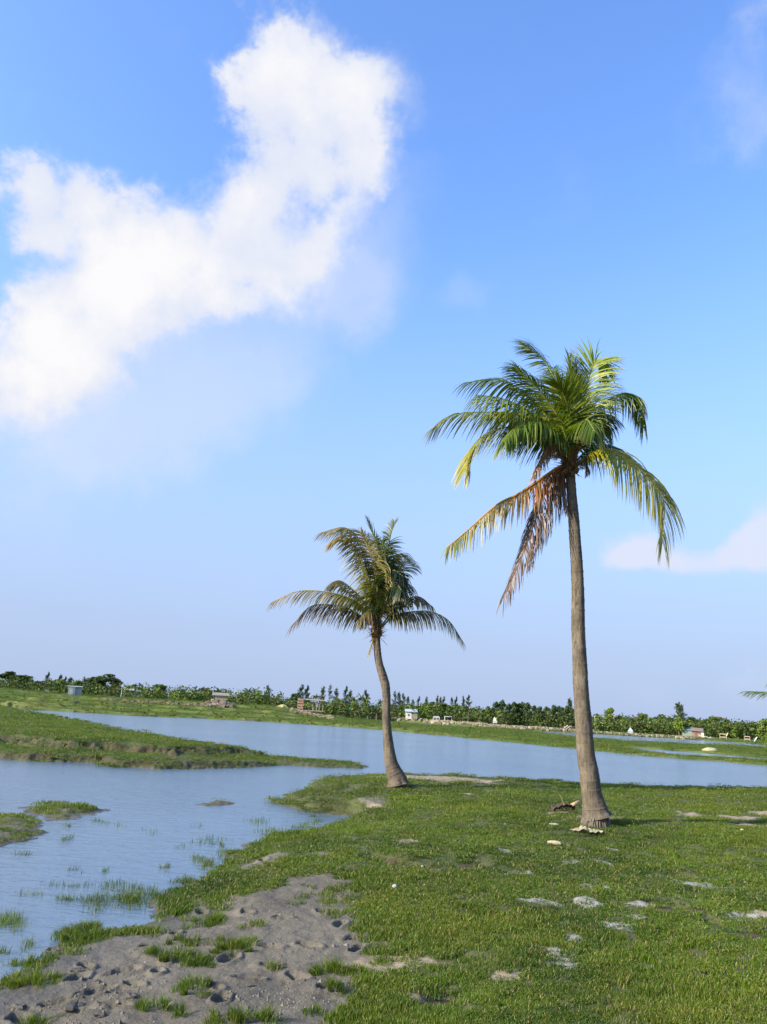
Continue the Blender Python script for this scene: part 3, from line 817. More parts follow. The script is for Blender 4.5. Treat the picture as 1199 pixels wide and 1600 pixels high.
F(tall, [(605, 545), (575, 478), (530, 488), (500, 545), (470, 605)], -.4, L=.24, col=(.27, .175, .13), droop=1.7, n=90, bare=.1, rachcol=(.4, .28, .2), dead=1.0, rr=.022, label='shrivelled grey brown frond curled at the crown')
F(tall, [(615, 580), (600, 640), (608, 700), (616, 765)], -.12, L=.13, col=(.20, .12, .09), droop=1.7, n=60, bare=.05, rachcol=(.3, .2, .14), dead=1.0, label='thin dry frond stub hanging against the trunk')
F(tall, [(650, 560), (690, 540), (705, 570), (700, 600)], -.1, L=.12, col=(.11, .10, .10), droop=1.7, n=40, bare=.05, rachcol=(.2, .16, .12), dead=1.0, label='short dry frond stub right of the crown')
g = Geo()
for (cx, cy, r0) in ((610, 590, .05), (655, 585, .05), (640, 600, .045)):   # young nuts under the crown
    c0 = bp(cx, cy, -.1) - tall.location
    g.tube([c0 + Vector((0, 0, z * r0)) for z in (-1.2, -.8, 0, .8, 1.2)], [r0 * .2, r0 * .75, r0, r0 * .75, r0 * .2], 8, (.13, .09, .045))
g.build('fruit', MAT['leaf'], tall, True)

# small palm
YS = 16.2
def sp(cx, cy, dy=0.0): return PD(410 + .2752 * cx, 790 + .2752 * cy, YS + dy)
def fs_(pts, d): return [sp(x, y, d * (k / (len(pts) - 1)) ** 1.2) for k, (x, y) in enumerate(pts)]
pb2 = PD(620, 1218, YS); zb2 = gh(pb2.x, pb2.y)
small = empty('coconut_palm', (pb2.x, pb2.y, zb2))
props(small, 'shorter coconut palm with a bent trunk standing at the bank edge', 'palm tree', 'coconut palms on the near bank')
palm_trunk(small, [(622, 1226, 33), (620, 1216, 27), (615, 1204, 23.5), (611, 1190, 19.5), (608, 1170, 16.5), (606, 1149, 14), (604.5, 1130, 13), (604, 1113, 12.5), (604, 1086, 12.5), (602.5, 1070, 13.5), (599.5, 1059, 13.5),
                   (596, 1048, 13), (593, 1038, 12), (590.5, 1022, 11.5), (589, 1001, 11), (589, 985, 11)], YS, .10, 5)
roots_skirt(small, Vector((pb2.x, pb2.y, zb2)), .15, 260, 14, .11, .06)
fibre_sheath(small, PD(588.5, 985, YS), .085, 110, 8, .26)
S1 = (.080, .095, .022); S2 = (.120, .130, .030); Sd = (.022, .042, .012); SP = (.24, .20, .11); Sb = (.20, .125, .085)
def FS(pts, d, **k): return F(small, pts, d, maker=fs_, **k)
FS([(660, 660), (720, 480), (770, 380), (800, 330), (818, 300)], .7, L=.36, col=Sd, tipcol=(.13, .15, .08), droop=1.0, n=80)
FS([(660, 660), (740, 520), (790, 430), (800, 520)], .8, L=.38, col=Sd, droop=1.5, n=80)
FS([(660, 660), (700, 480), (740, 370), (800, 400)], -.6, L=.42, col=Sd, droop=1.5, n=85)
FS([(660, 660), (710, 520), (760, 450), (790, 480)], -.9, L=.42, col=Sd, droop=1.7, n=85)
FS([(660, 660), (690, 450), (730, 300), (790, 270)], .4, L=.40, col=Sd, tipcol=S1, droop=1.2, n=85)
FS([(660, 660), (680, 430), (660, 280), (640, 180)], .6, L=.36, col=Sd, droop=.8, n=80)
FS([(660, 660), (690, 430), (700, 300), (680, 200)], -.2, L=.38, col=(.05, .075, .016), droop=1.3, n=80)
FS([(665, 650), (675, 420), (650, 230), (622, 150), (600, 90)], .1, L=.26, col=(.09, .15, .02), tipcol=(.10, .12, .06), droop=.3, n=85, spread=.4, wind=(-.2, 0, 0))
FS([(670, 650), (700, 430), (715, 250), (735, 150), (752, 100)], .1, L=.26, col=(.06, .10, .018), tipcol=(.09, .11, .05), droop=.7, n=85, spread=.45, wind=(-.2, 0, 0))
FS([(655, 660), (600, 400), (560, 210), (470, 125), (345, 150)], .15, L=.44, col=S2, tipcol=SP, droop=1.3, n=105, wind=(-.5, 0, 0))
FS([(660, 660), (650, 440), (610, 260), (560, 150)], -.5, L=.60, col=(.125, .130, .026), tipcol=(.19, .17, .08), droop=1.3, n=110, wind=(-.55, 0, 0), rachcol=(.45, .38, .16))
FS([(650, 660), (590, 420), (530, 250), (460, 170), (390, 210)], -.3, L=.42, col=S2, tipcol=(.26, .19, .06), droop=1.3, n=95, wind=(-.4, 0, 0))
FS([(640, 665), (590, 560), (520, 480), (440, 425), (385, 455)], .2, L=.38, col=S1, tipcol=(.13, .12, .06), droop=1.3, n=90)
FS([(635, 672), (560, 565), (470, 515), (350, 487), (200, 487), (62, 545)], -.2, L=.40, col=(.115, .135, .025), tipcol=(.26, .20, .14), droop=1.3, n=115, rachcol=(.42, .42, .12), wind=(-.2, 0, 0))
FS([(635, 680), (570, 630), (480, 580), (380, 562), (270, 575), (170, 680)], .1, L=.42, col=(.085, .075, .030), tipcol=Sb, droop=1.5, n=115, dead=.35, wind=(-.3, 0, 0), label='browning frond drooping to the lower left')
FS([(680, 680), (740, 600), (820, 535), (890, 517), (962, 570)], .3, L=.34, col=(.055, .070, .018), tipcol=(.14, .11, .07), droop=1.3, n=95)
FS([(680, 690), (750, 625), (850, 603), (960, 603), (1060, 655), (1138, 770)], -.2, L=.38, col=(.10, .095, .035), tipcol=(.18, .15, .08), droop=1.5, n=115, rachcol=(.42, .38, .12), wind=(-.1, 0, 0))
FS([(660, 670), (655, 560), (640, 480), (600, 420)], -.8, L=.30, col=S2, droop=1.0, n=80)
FS([(660, 670), (640, 610), (600, 600), (560, 640)], -.5, L=.34, col=(.12, .10, .05), droop=1.6, n=60, dead=.3)
FS([(640, 720), (620, 790), (600, 850)], -.1, L=.10, col=(.22, .13, .1), droop=1.5, n=30, dead=1, label='wisp of dry fibre hanging under the crown')

# third palm stands outside the picture on the right; only its frond tips reach in
YR = 11.0
def rp(px, py, dy=0.0): return PD(px, py, YR + dy)
def fr3(pts, d): return [rp(x, y, d * k / (len(pts) - 1)) for k, (x, y) in enumerate(pts)]
pb3 = PD(1395, 1290, YR); zb3 = gh(pb3.x, pb3.y)
third = empty('coconut_palm', (pb3.x, pb3.y, zb3))
props(third, 'young palm beyond the right edge, only its frond tips showing at the right', 'palm tree', 'coconut palms on the near bank')
palm_trunk(third, [(1397, 1300, 52), (1395, 1288, 44), (1392, 1250, 34), (1386, 1200, 28), (1380, 1150, 26)], YR, .1, 9)
roots_skirt(third, Vector((pb3.x, pb3.y, zb3)), .2, 80, 24)
fibre_sheath(third, rp(1380, 1145), .1, 60, 9, .3)
for pts, d, kw in [([(1380, 1150), (1320, 1110), (1270, 1085), (1220, 1082), (1166, 1080)], .3, {}), ([(1380, 1150), (1310, 1040), (1250, 1030), (1205, 1062)], .5, {}),
                   ([(1380, 1150), (1340, 1120), (1290, 1125), (1245, 1140), (1212, 1163)], -.2, {'col': G2, 'L': .17}), ([(1380, 1150), (1350, 1020), (1300, 940), (1240, 920)], .2, {}),
                   ([(1380, 1150), (1400, 1000), (1420, 900), (1400, 820)], .2, {}), ([(1380, 1150), (1450, 1020), (1520, 960), (1600, 980)], .3, {}),
                   ([(1380, 1150), (1460, 1100), (1560, 1110), (1620, 1180)], -.3, {}), ([(1380, 1150), (1300, 1080), (1260, 1000), (1225, 1000)], -.9, {}), ([(1380, 1150), (1440, 1080), (1470, 1040), (1510, 1080)], -1.2, {})]:
    F(third, pts, d, maker=fr3, **{**dict(L=.22, n=80, col=G1, droop=.9), **kw})

# ------------------------------------------------------------------ far trees
def crown_quads(g, blobs, n, s, col, r, flat=0.0, jit=.35):
    """leaf clumps: small faces spread through uneven blobs. blobs: (centre, rx, rz)"""
    wts = [b_[1] * b_[1] for b_ in blobs]
    for _ in range(n):
        c, rx, rz = r.choices(blobs, wts)[0]
        d = Vector((r.gauss(0, 1), r.gauss(0, 1), r.gauss(0, 1))).normalized() * (r.random() ** .38)
        p = Vector(c) + Vector((d.x * rx, d.y * rx, d.z * rz))
        nrm = (d + Vector((r.gauss(0, .6), r.gauss(0, .6), r.gauss(.2, .6)))).normalized()
        u = nrm.orthogonal().normalized(); v = nrm.cross(u); a = r.uniform(0, 6.28)
        u, v = u * math.cos(a) + v * math.sin(a), v * math.cos(a) - u * math.sin(a)
        sz = s * r.uniform(.6, 1.4); k = r.uniform(1 - jit, 1 + jit)
        cc_ = (col[0] * k * r.uniform(.85, 1.25), col[1] * k, col[2] * k)
        g.add([p - u * sz, p + v * sz * .7, p + u * sz, p - v * sz * .6], [(0, 1, 2, 3)], cc_)


def T_broad(seed, col, kind='round'):
    r = random.Random(seed); tg = Geo(); g = Geo(); blobs = []
    if kind == 'umbrella':
        for k in range(13): a = r.uniform(0, 6.28); q_ = r.uniform(.1, .40); blobs.append(((math.cos(a) * q_, math.sin(a) * q_, .93 - q_ * .55 + r.uniform(-.12, .04)), r.uniform(.10, .17), r.uniform(.05, .09)))
        for k in range(12): a = r.uniform(0, 6.28); blobs.append(((math.cos(a) * .26, math.sin(a) * .26, r.uniform(.15, .7)), .17, .13))
    elif kind == 'low':
        for k in range(14): a = r.uniform(0, 6.28); q_ = r.uniform(0, .36); blobs.append(((math.cos(a) * q_, math.sin(a) * q_, r.uniform(.10, .85 - q_)), r.uniform(.14, .22), r.uniform(.12, .18)))
    else:
        for k in range(24): a = r.uniform(0, 6.28); z = r.uniform(.12, .90); q_ = r.uniform(.05, .36) * (1 - abs(z - .50) * 1.0); blobs.append(((math.cos(a) * q_, math.sin(a) * q_, z), r.uniform(.12, .20), r.uniform(.08, .14)))
    tg.tube([(0, 0, -.05), (.01, .005, .2), (-.01, .01, .45), (0, 0, .7)], [.030, .024, .018, .008], 6, (.8, .75, .6))
    for c, rx, rz in blobs[:9]: tg.tube([(0, 0, r.uniform(.2, .4)), (c[0] * .5, c[1] * .5, c[2] - .12), c], [.012, .008, .003], 4, (.8, .75, .6))
    crown_quads(g, blobs, 2300, .038, col, r)
    return tg, g


def T_cas(seed, col, sparse=0):
    r = random.Random(seed); tg = Geo(); g = Geo()
    tg.tube([(0, 0, -.05), (.01, 0, .4), (-.01, 0, .75), (.01, 0, 1.0)], [.022, .017, .009, .002], 5, (.7, .65, .55))
    nb = 60 if not sparse else 24
    for k in range(nb):
        z0 = r.uniform(.14 if not sparse else .45, .93); a = r.uniform(0, 6.28); L = (.30 * (1.05 - z0) ** .8 + .03) * r.uniform(.6, 1.25)
        e = Vector((math.cos(a) * L, math.sin(a) * L, z0 + L * r.uniform(.25, .75))); s0 = Vector((0, 0, z0))
        tg.tube([s0, e], [.004, .001], 3, (.6, .55, .4), False)
        for j in range(40):
            t = r.uniform(.15, 1); p = s0.lerp(e, t) + Vector((r.gauss(0, .018), r.gauss(0, .018), r.gauss(0, .014)))
            d = (Vector((math.cos(a), math.sin(a), .5)) * .6 + Vector((r.gauss(0, .5), r.gauss(0, .5), r.gauss(.2, .6)))).normalized() * r.uniform(.03, .065)
            w_ = d.orthogonal().normalized() * .009; kk = r.uniform(.65, 1.35)
            g.add([p - w_, p + w_, p + d], [(0, 1, 2)], (col[0] * kk, col[1] * kk, col[2] * kk))
    for j in range(70):
        z = r.uniform(.85, 1.02); p = Vector((r.gauss(0, .012), r.gauss(0, .012), z)); d = Vector((r.gauss(0, .3), r.gauss(0, .3), 1)).normalized() * .05
        w_ = d.orthogonal().normalized() * .006; g.add([p - w_, p + w_, p + d], [(0, 1, 2)], col)
    return tg, g


def T_palm(seed, col, tall_=1):
    r = random.Random(seed); tg = Geo(); g = Geo(); lean = r.uniform(-.08, .08)
    hh = .72 if tall_ else .35
    tg.tube([(0, 0, -.05), (lean * .3, 0, hh * .4), (lean, 0, hh)], [.024, .017, .013], 6, (1.0, .9, .75))
    for k in range(17):
        a = k * 2.4 + r.uniform(-.3, .3); e = r.uniform(-.1, 1.25); L = r.uniform(.28, .38) * (1 if tall_ else 1.4)
        p = Vector((lean, 0, hh)); d = Vector((math.cos(a) * math.cos(e), math.sin(a) * math.cos(e), math.sin(e)))
        kk = r.uniform(.7, 1.35)
        for j in range(9):
            q_ = p + d * L / 9; sd_ = d.cross(Vector((0, 0, 1)))
            sd_ = sd_.normalized() if sd_.length > .05 else Vector((1, 0, 0))
            w_ = .085 * (1 - j / 12) * (1 if tall_ else 1.2)
            for sg in (-1, 1):
                for h_ in (0, .5):
                    b0 = p.lerp(q_, h_); b1 = b0 + d * .022
                    tip = b0 + d * .035 + sd_ * sg * w_ + Vector((0, 0, -.05 - .03 * r.random()))
                    g.add([b0, b1, tip], [(0, 1, 2)], (col[0] * kk, col[1] * kk, col[2] * kk))
            p = q_; d = (d + Vector((0, 0, -.19))).normalized()
    return tg, g


TEMPL = {}
def templ(key):
    if key in TEMPL: return TEMPL[key]
    dk = (.042, .074, .024); md = (.064, .108, .024); lt = (.105, .165, .030); gy = (.075, .092, .042)  # far foliage colours here are lightened to stand in for haze
    mk = {'B1': lambda: T_broad(1, dk), 'B2': lambda: T_broad(2, md), 'B3': lambda: T_broad(3, lt), 'B4': lambda: T_broad(14, md), 'B5': lambda: T_broad(15, dk), 'U1': lambda: T_broad(4, dk, 'umbrella'), 'U2': lambda: T_broad(5, gy, 'umbrella'),
          'S1': lambda: T_broad(6, md, 'low'), 'S2': lambda: T_broad(7, lt, 'low'), 'S3': lambda: T_broad(17, dk, 'low'), 'C1': lambda: T_cas(8, (.046, .074, .034)), 'C2': lambda: T_cas(9, (.058, .086, .036)), 'C3': lambda: T_cas(10, (.045, .070, .034), 1),
          'P1': lambda: T_palm(11, (.050, .078, .022)), 'P2': lambda: T_palm(12, (.085, .115, .034)), 'P3': lambda: T_palm(13, (.080, .120, .024), 0)}[key]
    tg, g = mk()
    a = D.meshes.new('trunk'); b_ = D.meshes.new('crown')
    for me_, gg, mt in ((a, tg, MAT['bark']), (b_, g, MAT['foliage'])):
        me_.from_pydata(gg.v, [], gg.f); ca = me_.color_attributes.new('Col', 'FLOAT_COLOR', 'POINT')
        arr = np.ones((len(gg.v), 4), np.float32); arr[:, :3] = np.array(gg.c, np.float32); ca.data.foreach_set('color', arr.ravel()); me_.materials.append(mt)
    TEMPL[key] = (a, b_); return TEMPL[key]


def spot(px, dist):
    d = raydir(px, 1110); k = dist / math.hypot(d.x, d.y); return d.x * k, d.y * k



def horizon_y(px): return 1080 + .0525 * px
NAMES = {'B': ('broadleaf_tree', 'tree'), 'U': ('spreading_tree', 'tree'), 'S': ('shrub', 'shrub'), 'C': ('casuarina_tree', 'tree'), 'P': ('palm_tree', 'palm tree')}
def tree(px, ytop, wpx, key, dist, label, group=None, pale=False):
    x, y = spot(px, dist); z = gh(x, y); top = EYE.z + (horizon_y(px) - ytop) * dist / FPX; h = max(.6, top - z)
    wd = wpx * dist / FPX
    nm, cat = NAMES[key[0]]
    e = empty(nm, (x, y, z)); props(e, label, cat, group)
    a, b_ = templ(key); rx_ = wd / (.9 if key[0] in 'BUS' else (.5 if key[0] == 'C' else .72))
    rz = random.uniform(0, 6.28)
    for me_, nn in ((a, 'trunk'), (b_, 'crown')):
        o = D.objects.new(nn, me_); COL.objects.link(o); o.parent = e
    e.rotation_euler = (0, 0, rz); e.scale = (rx_, rx_, h)
    return e


TL = [
 # left, beyond the grassy embankment
 (-30, 1058, 60, 'U1', 175, 'dark spreading tree cut by the left edge of the picture, behind the embankment'),
 (14, 1052, 44, 'U1', 170, 'wide dark flat topped tree at the far left behind the embankment'),
 (34, 1057, 26, 'B1', 180, 'rounded dark tree just right of the flat topped tree at far left'),
 (54, 1066, 26, 'B5', 160, 'low dark tree between the flat topped tree and the feathery spire at far left'),
 (67, 1054, 9, 'C1', 185, 'narrow feathery spire tree left of the white shed'),
 (84, 1063, 26, 'B3', 150, 'light green bushy tree left of the white shed'),
 (87, 1057, 9, 'C2', 190, 'feathery spire rising behind the light green bushy tree, leftmost of its two spires'),
 (95, 1060, 9, 'C1', 190, 'feathery spire rising behind the light green bushy tree, right of its two spires'),
 (103, 1061, 12, 'C2', 180, 'feathery tree directly above the white shed'),
 (117, 1063, 24, 'B4', 165, 'mid green tree just right of the white shed'),
 (127, 1058, 14, 'P1', 180, 'dark palm poking out left of the largest domed tree'),
 (136, 1060, 20, 'B1', 170, 'dark tree touching the left side of the largest domed tree'),
 (159, 1054.5, 48, 'U1', 165, 'largest domed dark tree right of the white shed'),
 (176, 1063, 24, 'B5', 175, 'dark tree touching the right side of the largest domed tree'),
 (195, 1077, 22, 'S3', 185, 'low dark bush behind the grey sheet metal sheds'),
 (207, 1070, 22, 'U1', 180, 'dark umbrella tree above the grey sheet metal sheds'),
 (222, 1080, 22, 'B1', 180, 'low dark tree right of the grey sheds at the foot of a thin pole'),
 (246, 1070, 24, 'B3', 160, 'tall loose light green tree in the left tree line'),
 (250, 1075, 14, 'P2', 165, 'pale palm standing against the tall loose light green tree'),
 (267, 1077, 12, 'P1', 165, 'small palm right of the tall loose light green tree'),
 (279, 1085, 24, 'S3', 165, 'dark rounded bush between the small palm and the flat dark tree'),
 (290, 1083, 24, 'U1', 185, 'flat dark tree low in the line left of a thin pole'),
 (303, 1074, 10, 'C3', 175, 'thin wispy tree left of the umbrella tree with gaps'),
 (316, 1074.5, 25, 'U2', 165, 'open umbrella tree with gaps left of the rubble heap'),
 (328, 1085, 20, 'B3', 155, 'small light green tree behind the rubble heap'),
 (339, 1074, 26, 'P1', 165, 'bushy dark palm above the white slab roof'),
 (343, 1081, 26, 'B1', 170, 'dark leafy tree under the bushy dark palm above the white slab roof'),
 (354, 1078, 15, 'P1', 165, 'palm with dropping fronds right of the white slab roof'),
 (364, 1089, 18, 'B5', 175, 'low dark tree left of the leaning palm with bare trunk'),
 (386, 1074, 20, 'P1', 150, 'leaning dark palm with clear bare trunk standing alone against the sky'),
 (397, 1074, 17, 'P1', 160, 'second palm reaching right beside the leaning palm'),
 (405, 1089, 18, 'S3', 175, 'dark bush at the right foot of the two leaning palms'),
 (409, 1086, 14, 'B2', 165, 'small green tree left of the tall casuarina'),
 (416.5, 1072.5, 12, 'C1', 170, 'tall feathery casuarina left of the brick and timber frame building'),
 (423, 1090, 14, 'B5', 170, 'dark low tree between two casuarinas left of the timber frame'),
 (434, 1086, 11, 'C2', 170, 'short casuarina between the tall one and the low palm'),
 (445, 1092, 22, 'P3', 150, 'low stemless palm with splayed fronds left of the timber frame'),
 (455, 1092, 20, 'S1', 160, 'green bush between the low palm and the brick stack'),
 (461, 1082, 22, 'B1', 165, 'dark rounded tree directly left of the two casuarina spires'),
 (469, 1071, 13, 'C1', 168, 'left of the two tall casuarina spires above the timber frame'),
 (478, 1073, 12, 'C1', 170, 'right of the two tall casuarina spires above the timber frame'),
 (492, 1081, 16, 'P2', 160, 'palm with pale fronds over the middle of the timber frame'),
 (503, 1074, 11, 'C2', 170, 'casuarina over the right end of the timber frame'),
 (514.5, 1072, 11, 'C3', 168, 'sparse casuarina with bare twigs at its top'),
 (524, 1077, 11, 'C1', 168, 'casuarina right of the sparse twiggy one'),
 (531, 1087, 16, 'P2', 155, 'pale palm at the left of the green tarpaulin'),
 (539, 1074, 10, 'C1', 175, 'pointed casuarina behind the green tarpaulin'),
 (546, 1080, 10, 'C2', 172, 'shorter casuarina right of the pointed one behind the green tarpaulin'),
 (553, 1086, 16, 'P1', 158, 'dark palm right of the green tarpaulin'),
 (563, 1083, 14, 'P1', 158, 'taller dark palm between the green tarpaulin and the bent trunk'),
 (571, 1080, 13, 'C1', 170, 'rounded casuarina left of the bent palm trunk'),
 (571, 1086, 18, 'P2', 152, 'pale palm with hanging skirt left of the bent palm trunk'),
 (594, 1091, 14, 'P1', 165, 'small palm touching the left side of the bent palm trunk'),
 (585, 1100, 28, 'S3', 160, 'dark bush low behind the bent palm trunk'),
 (616.5, 1081, 9, 'C1', 190, 'tallest casuarina directly right of the bent palm trunk'),
 (623, 1083, 9, 'C2', 190, 'second casuarina right of the bent palm trunk'),
 (630, 1085, 10, 'C1', 190, 'third casuarina right of the bent palm trunk'),
 (637, 1089, 9, 'C2', 188, 'casuarina behind the hut with the blue grey roof'),
 (645, 1094, 9, 'C1', 188, 'short casuarina just right of the hut with the blue grey roof'),
 (654, 1089, 8, 'C1', 190, 'casuarina standing behind the pale concrete post'),
 (666, 1090, 7, 'C2', 190, 'slim casuarina right of the pale concrete post'),
 (683, 1088.5, 8, 'C1', 195, 'left of three casuarinas peeping over the mid green canopy'),
 (688, 1090, 7, 'C2', 195, 'middle of three casuarinas peeping over the mid green canopy'),
 (693, 1089, 8, 'C1', 195, 'right of three casuarinas peeping over the mid green canopy'),
 (706, 1090.5, 8, 'C2', 195, 'left of the pair of casuarinas left of the pale trunked tree'),
 (712.5, 1090, 8, 'C1', 195, 'right of the pair of casuarinas left of the pale trunked tree'),
 (724, 1089.5, 8, 'C1', 195, 'casuarina close on the left of the pale trunked tree'),
 (732, 1088.5, 13, 'C3', 140, 'lone tree with tall bare pale trunk standing in front of the wood'),
]
r_ = random.Random(5)
# the wood right of the bent palm: individual crowns that cannot be told apart
G_A = 'mid green trees of the wood between the two palm trunks'
ORD = ['first', 'second', 'third', 'fourth', 'fifth', 'sixth', 'seventh', 'eighth', 'ninth', 'tenth', 'eleventh', 'twelfth', 'thirteenth', 'fourteenth', 'fifteenth']
for n_, (px, yt, wd, k) in enumerate([(612, 1100, 22, 'B1'), (624, 1103, 20, 'S1'), (640, 1100, 22, 'B1'), (655, 1102, 20, 'B5'), (668, 1097, 22, 'B2'), (677, 1095, 24, 'B4'), (690, 1098, 24, 'B2'), (702, 1100, 22, 'B4'), (714, 1101, 24, 'B2'), (726, 1104, 22, 'B5'), (738, 1106, 20, 'B2'), (746, 1108, 18, 'B4')]):
    TL.append((px, yt, wd, k, 172 + r_.uniform(-8, 10), 'mid green leafy tree, %s from the left in the wood between the two palm trunks' % ORD[n_], G_A))
G_B = 'dense dark trees in the row left of the tall palm trunk'
for n_, (px, yt, wd, k) in enumerate([(756, 1108, 16, 'B2'), (765, 1102, 18, 'B4'), (775, 1096, 17, 'B1'), (784, 1095, 16, 'B5'), (794, 1099, 18, 'B1'), (805, 1098, 18, 'B5'), (815, 1096.5, 18, 'B1'), (824, 1099, 16, 'B5'), (834, 1102, 18, 'B1'), (844, 1105, 18, 'B5'), (855, 1104, 18, 'B1'), (865, 1103, 18, 'B5'), (876, 1103, 18, 'B1'), (886, 1104, 18, 'B5'), (898, 1106, 18, 'B1')]):
    TL.append((px, yt, wd, k, 158 + r_.uniform(-6, 8), 'dense dark tree, %s from the left in the row beside the tall palm' % ORD[n_], G_B))
TL += [
 (891, 1094, 12, 'C2', 160, 'feathery tree top rising at the right end of the tight dark row'),
 (921, 1122, 16, 'B1', 185, 'low tree hidden partly by the tall palm trunk'),
 (932, 1115.5, 14, 'B2', 180, 'small tree behind the left one of two thin posts right of the tall trunk'),
 (945, 1122, 16, 'B2', 180, 'low green tree behind the right one of two thin posts'),
 (952, 1107, 20, 'B3', 170, 'tall loose green tree first right of the tall palm trunk'),
 (966, 1117, 17, 'B1', 172, 'dark tree left of the small blue grey tent'),
 (979, 1121, 16, 'P2', 168, 'pale palm standing right behind the small blue grey tent'),
 (987, 1119, 16, 'P1', 170, 'dark palm right of the small blue grey tent'),
 (1004, 1115.5, 22, 'B2', 168, 'green rounded tree midway between the blue grey tent and the feathery tree'),
 (1018, 1120, 16, 'P1', 172, 'first palm right of the green rounded tree'),
 (1027, 1121, 15, 'P2', 168, 'second palm right of the green rounded tree, paler'),
 (1038, 1117, 28, 'U1', 175, 'dark umbrella tree left of the tall feathery tree'),
 (1047, 1124, 14, 'P1', 170, 'palm at the left foot of the tall feathery tree'),
 (1062, 1102.5, 20, 'C2', 160, 'tall feathery tree standing over the bright green bush'),
 (1060, 1118, 28, 'S2', 150, 'bright green bushy tree left of the teal roofed hut'),
 (1085, 1121, 30, 'U1', 170, 'dark flat crowned tree above the pink brick hut'),
 (1104, 1124, 22, 'B2', 165, 'green tree right of the pink brick hut'),
 (1114, 1120.5, 20, 'B2', 175, 'grey green tree rising between the pink brick hut and the timber stall'),
 (1122, 1121, 30, 'U2', 178, 'grey flat topped tree highest in the right hand line'),
 (1133, 1124, 18, 'U1', 172, 'dark flat tree at the right of the grey flat topped one'),
 (1126, 1131, 26, 'B4', 160, 'leafy tree directly behind the timber stall'),
 (1146, 1127, 17, 'P2', 160, 'palm with yellow green fronds right of the timber stall'),
 (1155, 1129, 20, 'B2', 158, 'green tree between the yellow green palm and the leaning board'),
 (1168, 1131, 20, 'B4', 160, 'green tree behind the thin post shelter'),
 (1181, 1129, 24, 'B1', 155, 'dark tree behind the leaning board near the right edge'),
 (1197, 1125, 26, 'B3', 145, 'light green tree cut by the right edge of the picture'),
 (1198, 1146, 16, 'S2', 110, 'bright bush at the right edge below the light green tree'),
 (1225, 1128, 40, 'B2', 160, 'tree just beyond the right edge of the picture'), (1260, 1126, 40, 'B1', 165, 'second tree beyond the right edge of the picture'), (-80, 1056, 60, 'B2', 170, 'tree just beyond the left edge of the picture'),
]
for t_ in TL: tree(*t_)
# undergrowth that reads as one mass along the feet of the trees
g = Geo(); r = random.Random(77)
for k in range(1900):
    px = r.uniform(-120, 1330); dist = r.uniform(150, 185) if px < 1000 else r.uniform(152, 176)
    if px < 440: dist = r.uniform(140, 180)
    x, y = spot(px, dist); zt = 3.4 + r.uniform(-.8, 1.5) if px < 440 else r.uniform(1.8, 4.0)
    if 590 < px < 760: dist += 8
    col = r.choice([(.040, .068, .022), (.055, .092, .024), (.085, .135, .028), (.066, .085, .038)])
    crown_quads(g, [((x, y, zt * .5), r.uniform(.8, 1.6), zt * .5)], 60, .22, col, r)
ug = g.build('undergrowth', MAT['foliage']); ug['kind'] = 'stuff'

# ------------------------------------------------------------------ far buildings and odds and ends
WH = (.36, .37, .36); GREY = (.33, .35, .37)
def base_at(px, dist, name, label, cat, group=None, rz=None):
    x, y = spot(px, dist); z = gh(x, y)
    if z < .1: print('LOW', name, px, dist, z)
    e = empty(name, (x, y, z), -math.atan2(x, y) if rz is None else rz); props(e, label, cat, group); return e, dist / FPX
def part(name, parent, boxes, mat='plain'):
    g = Geo()
    for (c, s_, col, *t_) in boxes: g.box(c, s_, 0, col, t_[0] if t_ else None)
    return g.build(name, MAT[mat], parent)

e, k = base_at(113, 127, 'shed', 'small white sheet metal shed on the embankment with a green awning', 'shed')
part('wall', e, [((-.45, 0, .62), (.95, 1.3, 1.25), (.44, .45, .40)), ((.48, .25, .60), (.9, 1.2, 1.15), (.28, .32, .35))])
part('roof', e, [((.0, .1, 1.29), (2.0, 1.6, .06), (.33, .37, .37), (.05, 0, 0))])
part('awning', e, [((-1.15, -.1, 1.30), (.75, 1.1, .05), (.32, .42, .30), (0, .12, 0))])
part('leg', e, [((-1.45, -.5, .6), (.05, .05, 1.3), (.2, .17, .12))]); part('leg', e, [((-1.45, .4, .6), (.05, .05, 1.3), (.2, .17, .12))])
part('base', e, [((0, 0, -.12), (2.1, 1.7, .26), (.10, .09, .07))])
part('door', e, [((-.45, -.665, .5), (.4, .03, .95), (.55, .55, .5))])
e, k = base_at(69, 132, 'water_tank', 'tiny white box tank on the embankment crest left of the shed', 'tank')
part('body', e, [((0, 0, .35), (.5, .4, .28), WH)]); part('base', e, [((0, 0, .1), (.4, .3, .22), (.12, .1, .08))])
e, k = base_at(196, 150, 'shed', 'low shed with pale pink walls and grey front beside the white pole', 'shed')
part('wall', e, [((0, 0, .85), (1.7, 1.5, 1.3), (.50, .42, .36))]); part('roof', e, [((.0, 0, 1.55), (2.1, 1.9, .08), (.52, .50, .46), (.14, 0, 0))]); part('opening', e, [((-.3, -.78, .8), (.5, .05, .9), (.05, .05, .05))])
e, k = base_at(209, 150, 'shed', 'low blue grey corrugated shed right of the pink walled one', 'shed')
part('wall', e, [((0, 0, .7), (1.5, 1.5, 1.3), (.22, .28, .33))]); part('roof', e, [((.0, 0, 1.36), (1.8, 1.8, .07), (.30, .35, .38), (.1, 0, 0))])
